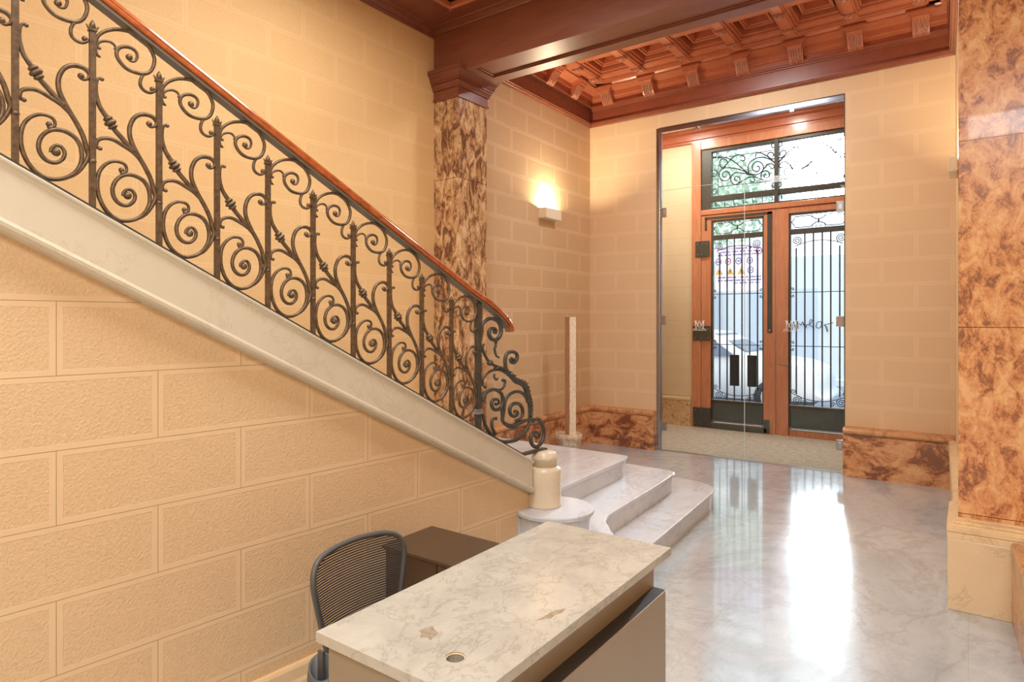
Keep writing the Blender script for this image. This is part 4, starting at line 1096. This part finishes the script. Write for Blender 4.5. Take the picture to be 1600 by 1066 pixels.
# monogram decals on the glass: two overlapped letters with a line of small lettering
def monogram(cx, cz, s):
    m_ = MB()
    def stroke(a, b, w):
        m_.tube([(cx+a[0]*s, GY-.003, cz+a[1]*s), (cx+b[0]*s, GY-.003, cz+b[1]*s)], w*s, side=(0,1,0), asp=.15, seg=4)
    for sx in (-1, 1):
        stroke((sx*.52,-.5),(sx*.52,.5),.07); stroke((sx*.75,.5),(sx*.30,.5),.035); stroke((sx*.78,-.5),(sx*.28,-.5),.035)
        stroke((sx*.52,.5),(0,-.5),.06); stroke((sx*.44,-.5),(0,.5),.045)
    for k in range(11):
        x = -.85+.17*k; stroke((x,-.74),(x,-.64),.05)
        stroke((x-.05,-.74),(x+.06,-.74),.03)
    m_.add([(cx-.9*s,GY-.003,cz-.585*s),(cx+.9*s,GY-.003,cz-.585*s),(cx+.9*s,GY-.003,cz-.565*s),(cx-.9*s,GY-.003,cz-.565*s)], [(0,1,2,3)])
    return m_.build('glass_decal', M['decal'], e)
monogram(-2.598, 1.55, .092); monogram(-1.575, 1.55, .092)

# ================================================================ STREET DOOR
DXC = -2.180
def bx(mb, x0,x1,z0,z1,y0,y1): mb.box(x0,x1,y0,y1,z0,z1)
e = empty('window_1', (DXC, YD, 3.2), kind='structure', label='transom window with iron scrollwork over the street door')
def mir(x): return 2*DXC-x
mb = MB()
bx(mb, -3.385,-3.245, 0,4.285, YD-.03,YD+.12); bx(mb, mir(-3.245),mir(-3.385), 0,4.285, YD-.03,YD+.12)
bx(mb, -3.245,mir(-3.245), 4.15,4.285, YD-.03,YD+.12); bx(mb, -3.245,mir(-3.245), 3.17,3.245, YD-.03,YD+.12)
mb.build('frame', M['wood_door'], e, bevel=.006)
mb = MB()
bx(mb,-3.245,-3.10,3.245,4.15,YD,YD+.08); bx(mb,mir(-3.10),mir(-3.245),3.245,4.15,YD,YD+.08)
bx(mb,-3.10,mir(-3.10),4.10,4.15,YD,YD+.08); bx(mb,-3.10,mir(-3.10),3.365,3.445,YD,YD+.08); bx(mb,-3.10,mir(-3.10),3.245,3.27,YD,YD+.08)
bx(mb,DXC-.026,DXC+.026,3.245,4.15,YD-.02,YD+.08)
mb.build('sash', M['iron_dark'], e, bevel=.004)
for sg in (0,1):
    f = (lambda x: x) if sg == 0 else mir
    x0, x1 = sorted((f(-3.10), f(DXC-.026)))
    MB().add([(x0,YD+.045,3.26),(x1,YD+.045,3.26),(x1,YD+.045,4.11),(x0,YD+.045,4.11)], [(0,1,2,3)]).build('pane', M['glass'], e)
    g = MB(); yy = YD+.02
    for key in ('t1','t2','t3','t4','t5','t6','t6b','t7','t8','t9','t10','t11'):
        pts = [(f(a), yy, b) for a, b in cr(globals()['T_'+key], 4)]
        g.tube(pts, [.0085]*(len(pts)-3)+[.007,.006,.005], side=(0,1,0), asp=1.2, seg=6)
    for (a,b) in ((T_rails[0],T_rails[1]),(T_rails[2],T_rails[3]),(T_rails[4],T_rails[5])):
        g.tube([(f(a[0]),yy,a[1]),(f(b[0]),yy,b[1])], .005, side=(0,1,0), seg=6)
    for (cx,cz),r in zip(T_rings, (.036,.036,.05,.036,.036)):
        g.tube([(f(cx)+r*math.cos(2*PI*k/20), yy, cz+r*math.sin(2*PI*k/20)) for k in range(21)], .007, side=(0,1,0), seg=6, cap=False)
    for dz in (-.02,.02):
        g.tube([(f(-3.066)+.016*math.cos(k*.6), yy, 3.789+dz+.016*math.sin(k*.6)) for k in range(9)], .004, side=(0,1,0), seg=5)
    g.build('scroll_grille', M['door_iron'], e)
    # lower frieze: a row of little fans and drops
    g = MB()
    for k in range(7):
        cx = f(-3.04+.133*k)
        for r in (.030,.018): g.tube([(cx+.035+r*math.cos(PI*j/8), yy, 3.285+r*math.sin(PI*j/8)) for j in range(9)], .0035, side=(0,1,0), seg=5)
        g.tube([(cx,yy,3.36),(cx,yy,3.315),(cx,yy,3.29)], [.003,.008,.002], seg=6)
        g.tube([(cx-.03,yy,3.345),(cx,yy,3.33),(cx+.03,yy,3.345)], .003, side=(0,1,0), seg=5)
    g.build('frieze_grille', M['door_iron'], e)

def spiral(mb, cx, cz, r, turns, a0, sgn, y, w=.005):
    pts = []
    n = int(turns*18)
    for k in range(n+1):
        t = k/n; rr_ = r*(1-.88*t); a = a0+sgn*2*PI*turns*t
        pts.append((cx+rr_*math.cos(a), y, cz+rr_*math.sin(a)))
    mb.tube(pts, w, side=(0,1,0), asp=1.2, seg=6)
def leaf(name, x0, x1, gx0, gx1, bars, label, left):
    e = empty(name, ((x0+x1)/2, YD, 0), kind='structure', label=label)
    y0, y1 = YD-.015, YD+.055
    mb = MB()
    zb_ = .0
    bx(mb,x0,gx0,zb_,3.165,y0,y1); bx(mb,gx1,x1,zb_,3.165,y0,y1); bx(mb,gx0,gx1,3.08,3.165,y0,y1); bx(mb,gx0,gx1,zb_,.09,y0,y1)
    mb.build('leaf_frame', M['wood_door'], e, bevel=.006)
    mb = MB(); t = .024
    bx(mb,gx0,gx0+t,.09,3.08,y0+.008,y1-.01); bx(mb,gx1-t,gx1,.09,3.08,y0+.008,y1-.01); bx(mb,gx0,gx1,3.055,3.08,y0+.008,y1-.01)
    bx(mb,gx0,gx1,2.79,2.862,y0+.004,y1-.01); bx(mb,gx0,gx1,.385,.43,y0+.008,y1-.01)
    mb.build('grille_frame', M['iron_dark'], e, bevel=.004)
    mb = MB(); bx(mb,gx0+.01,gx1-.01,.10,.40,YD+.01,YD+.03); kp = mb.build('kick_panel', M['door_panel'], e)
    mb = MB(); bx(mb,gx0-.005,gx1+.005,.085,.098,y0-.012,y0+.01); bx(mb,gx0,gx1,.112,.120,y0-.006,y0+.01); bx(mb,gx0,gx1,.425,.436,y0-.008,y0+.01); mb.build('kick_moulding', M['clamp'], e, bevel=.002)
    MB().add([(gx0+t,YD+.04,.42),(gx1-t,YD+.04,.42),(gx1-t,YD+.04,3.06),(gx0+t,YD+.04,3.06)], [(0,1,2,3)]).build('pane', M['glass'], e)
    yy = YD+.012
    for x in bars:
        edge = x < bars[0]+.02 or x > bars[-1]-.02
        MB().box(x-.0085, x+.0085, yy-.008, yy+.008, .58 if edge else .43, 2.60 if edge else 2.79).build('grille_bar', M['door_iron'], e)
    a, b = gx0+t, gx1-t; c_ = (a+b)/2; w = (b-a)/2
    g = MB()
    for zc in (1.989, 1.248): g.tube([(a,yy,zc),(b,yy,zc)], .005, side=(0,1,0), seg=6)
    for zc in (1.989, 1.248):
        for sx, xx in ((1,a),(-1,b)):
            for dz in (.045,-.045): spiral(g, xx+sx*.022, zc+dz, .022, 1.1, PI if sx>0 else 0, -1 if dz*sx>0 else 1, yy, .0055)
    g.tube([(c_+w*u, yy, 2.62+.09*(1-u*u)*1.0-.02) for u in [-.86+.1433*k for k in range(13)]], .005, side=(0,1,0), seg=6)
    g.tube([(c_+w*u, yy, .60-.095*(1-u*u)) for u in [-.95+.158*k for k in range(13)]], .005, side=(0,1,0), seg=6)
    for sx, xx in ((1,a),(-1,b)):
        spiral(g, xx+sx*.075, 2.70, .062, 2.2, -PI/2, sx, yy, .006)
        spiral(g, xx+sx*.075, .505, .062, 2.2, PI/2, -sx, yy, .006)
        spiral(g, xx+sx*.18, .475, .034, 1.6, 0 if sx<0 else PI, -sx, yy, .005)
        spiral(g, xx+sx*.035, .62, .034, 1.5, -PI/2, -sx, yy, .005)
    # upper little panel
    for s_ in (-1, 1):
        P = [(-.98,.0),(-.90,.035*s_),(-.84,.075*s_),(-.30,.078*s_),(-.20,.045*s_),(0,.012*s_),(.20,.045*s_),(.30,.078*s_),(.84,.075*s_),(.90,.035*s_),(.98,0)]
        g.tube([(c_+w*u, yy, 2.958+v) for u, v in P], .006, side=(0,1,0), seg=6)
        g.tube([(c_+.085*math.cos(PI*k/12), yy, 2.958+s_*(.092-.075*math.sin(PI*k/12))) for k in range(13)], .0045, side=(0,1,0), seg=6)
        for q in (-.028,.028): spiral(g, c_+q, 2.958+s_*.078, .015, 1.1, 0, 1, yy, .004)
    g.tube([(c_,yy,2.915),(c_,yy,2.958),(c_,yy,3.0)], [.004,.012,.004], seg=6)
    g.build('grille_scroll', M['door_iron'], e)
    return e
barsL = [-2.975,-2.867,-2.763,-2.654,-2.546,-2.437]
eL = leaf('door_2', -3.243, -2.190, -3.092, -2.345, barsL, 'left leaf of the orange wooden street door with iron grille and black pull plates', True)
barsR = sorted(2*DXC-x+.0 for x in barsL)
eR = leaf('door_3', -2.184, mir(-3.243), mir(-2.345)-.0, mir(-3.092), barsR, 'right leaf of the orange wooden street door with iron grille and lever handle', False)
# inlaid steel channel, hinges, plates on the left leaf
mb = MB(); bx(mb,-3.187,-2.232,3.10,3.135,YD-.022,YD-.012); bx(mb,-3.187,-3.158,2.94,3.135,YD-.022,YD-.012); mb.build('steel_channel', M['iron_dark'], eL)
mb = MB(); bx(mb,-2.297,-2.232,1.43,3.135,YD-.022,YD-.010); mb.build('steel_channel', M['iron_dark'], eL)
for (x0,x1,z0,z1) in ((-3.325,-3.115,2.55,2.785),(-3.36,-3.10,1.30,1.52),(-3.36,-3.095,.02,.30)):
    o = MB().box(x0,x1,YD-.042,YD-.028,z0,z1).build('hinge_plate', M['iron_dark'], eL, bevel=.003)
    mb = MB()
    for i in range(3):
        for j in range(2): mb.ball((x0+.035+(x1-x0-.07)*i/2, YD-.043, z0+.04+(z1-z0-.08)*j), .007, 6, 4)
    mb.build('rivet', M['clamp'], o)
mb = MB(); bx(mb,-3.36,-2.30,.012,.075,YD-.03,YD-.012); bx(mb,-2.345,-2.27,.012,.20,YD-.03,YD-.012); mb.build('bottom_plate', M['door_panel'], eL, bevel=.002)
for x in (-2.75,-2.503):
    mb = MB(); mb.box(x-.058,x+.045,YD-.06,YD-.035,.655,1.105); mb.box(x+.045,x+.068,YD-.05,YD-.02,.655,1.105); o = mb.build('pull_plate', M['black'], eL, bevel=.003)
    o['label'] = 'black pull plate'
    mb = MB(); 
    for z in (.70,1.06): mb.tube([(x,YD-.04,z),(x,YD+.01,z)], .012, seg=8)
    mb.build('pull_fixing', M['black'], o)
MB().lathe([(.018,0),(.018,.012),(.008,.014),(.008,.05)], (-2.264,YD-.022,1.455), 14, axis=(0,-1,0)).build('lock_cylinder', M['clamp'], eL)
mb = MB(); mb.tube([(-2.03,YD-.015,.99),(-2.03,YD-.06,.99)], .009, seg=8); mb.tube([(-2.03,YD-.06,.99),(-2.10,YD-.062,.992),(-2.14,YD-.06,.995)], [.009,.008,.008], seg=8)
mb.lathe([(.018,0),(.018,.006)], (-2.03,YD-.015,.99), 14, axis=(0,-1,0)); mb.build('lever_handle', M['clamp'], eR)
# safety notice on the outside of the left leaf, seen from behind
PX0, PX1, PZ0, PZ1 = -3.05, -2.375, 2.03, 2.70
m_ = glass_mat('thin_panel', (.9,.88,.95,1)); nt = m_.node_tree
M['poster'] = simple('notice_board', rgb(236,228,240), .6)
# light passes through the thin board
nt = M['poster'].node_tree; b = nt.nodes['Principled BSDF']; tl = nt.nodes.new('ShaderNodeBsdfTranslucent'); tl.inputs[0].default_value = rgb(236,228,240); mx = nt.nodes.new('ShaderNodeMixShader'); mx.inputs[0].default_value = .8
out = [n for n in nt.nodes if n.type == 'OUTPUT_MATERIAL'][0]
nt.links.new(b.outputs[0], mx.inputs[1]); nt.links.new(tl.outputs[0], mx.inputs[2]); nt.links.new(mx.outputs[0], out.inputs[0])
def ink(name, c):
    m = simple(name, c, .6); nt = m.node_tree; b = nt.nodes['Principled BSDF']; tl = nt.nodes.new('ShaderNodeBsdfTranslucent'); tl.inputs[0].default_value = c; mx = nt.nodes.new('ShaderNodeMixShader'); mx.inputs[0].default_value = .7
    out = [n for n in nt.nodes if n.type == 'OUTPUT_MATERIAL'][0]
    nt.links.new(b.outputs[0], mx.inputs[1]); nt.links.new(tl.outputs[0], mx.inputs[2]); nt.links.new(mx.outputs[0], out.inputs[0]); return m
e = empty('safety_notice', (-2.71, YD+.075, PZ0), 'pale notice with yellow warning triangles behind the left door grille', 'notice')
dbox('board', PX0,PX1,YD+.07,YD+.073,PZ0,PZ1, M['poster'], e)
M['ink_grey'] = ink('ink_grey', rgb(150,140,170)); M['ink_yellow'] = ink('ink_yellow', rgb(232,196,90)); M['ink_blue'] = ink('ink_blue', rgb(120,124,190)); M['ink_red'] = ink('ink_red', rgb(200,90,100)); M['ink_dark'] = ink('ink_dark', rgb(70,66,90))
g = MB(); rnd = random.Random(11); yy = YD+.067
for z, zc in ((2.655,.022),(2.61,.022),(2.565,.022),(2.235,.024),(2.19,.024),(2.15,.02)):
    x = PX0+.03+ (.25 if z < 2.16 else 0)
    while x < PX1-.04:
        w = .010+.012*rnd.random(); g.box(x, x+w, yy, yy+.001, z-zc/2, z+zc/2*(.6+.4*rnd.random())); x += w+.006
        if rnd.random() < .18: x += .02
g.build('print_rows', M['ink_grey'], e)
for k in range(3):
    cx = -3.0+.16*k; g = MB(); g.add([(cx-.06,yy,2.275),(cx+.06,yy,2.275),(cx,yy,2.385)], [(0,1,2)]); g.build('warning_triangle', M['ink_yellow'], e)
    g = MB(); g.box(cx-.006,cx+.006,yy-.001,yy-.0005,2.30,2.345); g.build('triangle_mark', M['ink_dark'], e)
for k, (cx, cz, c) in enumerate(((-3.01,2.47,'ink_blue'),(-2.87,2.47,'ink_red'),(-2.72,2.47,'ink_blue'),(-2.56,2.47,'ink_grey'),(-2.55,2.33,'ink_blue'),(-2.43,2.60,'ink_red'))):
    g = MB(); g.tube([(cx+.038*math.cos(2*PI*j/20), yy, cz+.045*math.sin(2*PI*j/20)) for j in range(21)], .008, side=(0,1,0), asp=.1, seg=4); g.box(cx-.02,cx+.02,yy,yy+.001,cz-.008,cz+.008); g.build('symbol_ring', M[c], e)

# ================================================================ STREET
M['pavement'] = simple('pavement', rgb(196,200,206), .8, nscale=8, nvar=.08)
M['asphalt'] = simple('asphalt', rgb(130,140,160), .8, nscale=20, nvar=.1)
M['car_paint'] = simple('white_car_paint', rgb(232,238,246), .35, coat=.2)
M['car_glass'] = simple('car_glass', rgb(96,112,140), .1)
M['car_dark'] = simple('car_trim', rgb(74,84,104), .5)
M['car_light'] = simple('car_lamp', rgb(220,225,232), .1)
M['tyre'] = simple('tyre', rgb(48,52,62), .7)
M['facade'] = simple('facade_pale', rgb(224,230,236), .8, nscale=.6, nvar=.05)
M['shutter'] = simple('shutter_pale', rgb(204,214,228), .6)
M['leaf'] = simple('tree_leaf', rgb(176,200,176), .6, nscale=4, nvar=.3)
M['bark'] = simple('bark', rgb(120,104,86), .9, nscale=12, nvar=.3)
tag(dbox('pavement', -14, 12, YD+.3, 11.9, -.14, -.02, 'pavement'), 'pale stone pavement outside the street door', kind='structure')
tag(dbox('road', -14, 12, 11.9, 17.5, -.2, -.14, 'asphalt'), 'grey road surface outside the street door', kind='structure')
tag(dbox('pavement_far', -14, 12, 17.5, 19.2, -.2, -.03, 'pavement'), 'pale pavement on the far side of the street', kind='structure')
e = empty('street_building', (-1, 19.6, 0), 'pale street frontage with shutters across the road', 'building')
mb = MB(); mb.box(-14, 12, 19.2, 20, 0, 3.4); mb.build('wall', M['facade'], e)
for k in range(8):
    x = -10.5+2.6*k; dbox('shutter', x, x+1.9, 19.17, 19.22, .05, 2.5, 'shutter', e, .01)
# hand-written scrawl sprayed on the far wall
S_ = [[(1238,516),(1240,503),(1243,512),(1246,502),(1247,514)],[(1249,506),(1252,508),(1254,503),(1256,509)],[(1258,512),(1256,506),(1260,510),(1258,514)],[(1260,508),(1265,507),(1269,501),(1266,500),(1265,507),(1271,512)],[(1275,511),(1277,504),(1283,503),(1283,510),(1279,513),(1275,511)],[(1289,508),(1293,519),(1292,511),(1288,508),(1296,506),(1302,504)]]
def farpt(px, py, Y_=19.10):
    F_ = 988.; r = (px-800)/F_; u = (501-py)/F_; th = math.atan2(713,988)
    d = (-math.sin(th)+r*math.cos(th), math.cos(th)+r*math.sin(th), u); t = Y_/d[1]
    return (d[0]*t, Y_, 1.6+d[2]*t)
mb = MB()
for s_ in S_: mb.tube(cr([farpt(*p) for p in s_], 5), .011, side=(0,1,0), asp=.5, seg=5)
tag(mb.build('wall_scrawl', M['decal_dark']), 'dark handwritten scrawl on the pale frontage across the road', 'graffiti')

def car(name, x, y, sgn, label, L=4.2):
    """sgn=+1: front points to +X"""
    e = empty(name, (x, y, -.14), label, 'car')
    zb = -.14
    side = [(-2.1,.42),(-2.12,.80),(-2.02,1.02),(-1.75,1.42),(-1.35,1.52),(.10,1.52),(.85,1.10),(1.75,.96),(2.08,.78),(2.12,.45),(1.95,.28),(-1.98,.28)]
    side = [(a*L/4.24, b) for a, b in side]
    W = .88
    def P(a, t, z):
        k = 1 if z < 1.0 else 1-.22*(z-1.0)/.52
        return (x+sgn*a, y+t*W*k, zb+z)
    mb = MB(); n = len(side); vs = []
    fine = cr(side+[side[0]], 3)[:-1]; n = len(fine)
    for t in (-1,-.93,.93,1):
        for a, z in fine:
            sh = .97 if abs(t) == 1 else 1.0
            vs.append(P(a*sh, t, .28+(z-.28)*sh))
    fs = [tuple(range(n)), tuple(3*n+k for k in range(n-1,-1,-1))]+[(r*n+i, (r+1)*n+i, (r+1)*n+(i+1)%n, r*n+(i+1)%n) for r in range(3) for i in range(n)]
    mb.add(vs, fs, True); body = mb.build('body', M['car_paint'], e)
    for t in (-1, 1):
        for poly in ([(-1.62,1.05),(-1.40,1.40),(-.62,1.44),(-.62,1.05)],[(-.55,1.05),(-.55,1.44),(.10,1.43),(.62,1.08),(.62,1.05)]):
            mb = MB(); n = len(poly)
            vs = [P(a, t*1.01, z) for a, z in poly]+[P(a, t*.97, z) for a, z in poly]
            mb.add(vs, [tuple(range(n)), tuple(range(2*n-1,n-1,-1))]+[(i,(i+1)%n,n+(i+1)%n,n+i) for i in range(n)]); mb.build('side_window', M['car_glass'], e)
    mb = MB(); mb.obox(P(.50,0,1.315), Vector((.88*sgn,0,-.475)).normalized(), (0,1,0), Vector((.475*sgn,0,.88)).normalized(), .34, .66, .012); mb.build('windscreen', M['car_glass'], e)
    mb = MB(); mb.obox(P(-1.88,0,1.23), Vector((-.27*sgn,0,-.40)).normalized(), (0,1,0), Vector((-.83*sgn,0,.55)).normalized(), .20, .66, .02); mb.build('rear_window', M['car_glass'], e)
    for a in (-1.30, 1.32):
        for t in (-1, 1):
            c = P(a, t*.92, .32); ax_ = (0, 1, 0)
            wv = MB().lathe([(.2,-.10),(.30,-.11),(.325,-.06),(.325,.06),(.30,.11),(.2,.10)], c, 28, axis=ax_).build('wheel', M['tyre'], e)
            MB().lathe([(.19,-.105),(.20,-.09),(.20,.09),(.19,.105)], c, 20, axis=ax_).build('rim', M['chrome'], wv)
    mb = MB(); mb.box(x+sgn*2.05, x+sgn*2.10, y-.6, y+.6, zb+.40, zb+.60); mb.build('grille', M['car_dark'], e, bevel=.02)
    for t in (-1, 1):
        mb = MB(); mb.box(x+sgn*1.92, x+sgn*2.07, y+t*.62-.16, y+t*.62+.16, zb+.66, zb+.80); mb.build('headlamp', M['car_light'], e, bevel=.03)
    mb = MB(); mb.box(x-2.0, x+2.0, y-.86, y+.86, zb+.22, zb+.34); mb.build('sill', M['car_dark'], e, bevel=.02)
    return e
car('car', -4.25, 13.1, 1, 'white car parked outside, framed by the door grilles')
car('car', .55, 13.3, 1, 'white car parked further right outside, its rear just behind the first car')
def tree(x, y, h, r, seed, label):
    e = empty('tree', (x, y, -.03), label, 'tree')
    rnd = random.Random(seed)
    MB().tube([(x,y,-.05),(x+.05,y,h*.35),(x-.05,y+.05,h*.62),(x,y,h*.8)], [.17,.14,.11,.05], seg=10).build('trunk', M['bark'], e)
    mb = MB()
    for k in range(1500):
        a = rnd.uniform(0,2*PI); b = math.acos(rnd.uniform(-1,1)); rr_ = r*rnd.random()**.45
        c = Vector((x+rr_*math.sin(b)*math.cos(a), y+rr_*math.sin(b)*math.sin(a), h*.82+rr_*math.cos(b)*.75))
        u = Vector((rnd.gauss(0,1),rnd.gauss(0,1),rnd.gauss(0,1))).normalized(); v = u.orthogonal().normalized(); s_ = rnd.uniform(.08,.16)
        w = u.cross(v)
        mb.add([c-u*s_, c+v*s_*.5+w*.02, c+u*s_, c-v*s_*.5+w*.02], [(0,1,2,3)])
    mb.build('foliage', M['leaf'], e, weld=False)
tree(-6.35, 18.5, 6.4, 2.2, 2, 'leafy pale green street tree seen through the left half of the transom')

SUN_GLOW = 5200
SKY = 2.3
# ================================================================ LIGHT
w = bpy.data.worlds.new('world'); SC.world = w; w.use_nodes = True
nt = w.node_tree; bg = nt.nodes['Background']
tc = nt.nodes.new('ShaderNodeTexCoord'); sep = nt.nodes.new('ShaderNodeSeparateXYZ'); nt.links.new(tc.outputs['Generated'], sep.inputs[0])
# hazy daylight, much brighter round the low sun that stands beyond the door
sund = Vector((-.154, .965, .212)).normalized()
vd = nt.nodes.new('ShaderNodeVectorMath'); vd.operation = 'DOT_PRODUCT'; nt.links.new(tc.outputs['Generated'], vd.inputs[0]); vd.inputs[1].default_value = sund
c = ramp(nt, sep.outputs[2], [(0, (.80,.88,1,1)), (.5, (.90,.95,1,1))])
nt.links.new(c, bg.inputs[0])
dp = math_(nt, 'MAXIMUM', vd.outputs['Value'], 0)
nt.links.new(math_(nt, 'ADD', math_(nt, 'MULTIPLY', math_(nt, 'POWER', dp, 3500), SUN_GLOW), SKY), bg.inputs[1])
def area(name, loc, size, energy, col=(1,.955,.88), rot=(0,0,0), sy=None):
    la = bpy.data.lights.new(name, 'AREA'); la.energy = energy; la.color = col; la.size = size
    if sy: la.shape = 'RECTANGLE'; la.size_y = sy
    o = bpy.data.objects.new(name, la); COL.objects.link(o); o.location = loc; o.rotation_euler = rot
    return o
# unseen fill lights added under the ceilings of stair hall and entrance bay
area('hall_fill', (-1.2, 1.6, 4.2), 1.2, 50, (1,.99,.97))
area('hall_fill', (.6, -1.8, 4.2), 1.2, 172, (1,.99,.97))
area('hall_fill', (-1.5, .8, 4.2), 1.0, 40, (1,.97,.93))
area('hall_fill', (-2.7, 2.6, 4.22), .8, 40, (1,.96,.90))
area('bay_fill', (-1.9, 6.0, 4.55), .5, 50, (1,1,1))  # added to make up for daylight missing in the bay
area('vestibule_lamp_and_fill', (-2.03, 8.5, 4.49), .12, 25)
area('vestibule_lamp_and_fill', (-3.5, 8.4, 4.49), .3, 40)  # unseen second light, added to fill the vestibule

cam = bpy.data.cameras.new('camera'); co = bpy.data.objects.new('camera', cam); COL.objects.link(co)
co.location = (0, 0, 1.6); co.rotation_euler = (PI/2, 0, math.atan2(713, 988))
cam.sensor_width = 36; cam.lens = 988/1600*36; cam.shift_y = -32/1600; cam.clip_start = .05
SC.camera = co
SC.view_settings.view_transform = 'Standard'; SC.view_settings.look = 'None'; SC.view_settings.gamma = 1
SC.view_settings.exposure = 0; SC.view_settings.use_curve_mapping = False
cy = SC.cycles
cy.use_denoising = True
try: cy.denoiser = 'OPENIMAGEDENOISE'
except Exception: pass
cy.max_bounces = 10; cy.diffuse_bounces = 6; cy.glossy_bounces = 5; cy.transparent_max_bounces = 16; cy.sample_clamp_indirect = 6
cy.caustics_reflective = False; cy.caustics_refractive = False
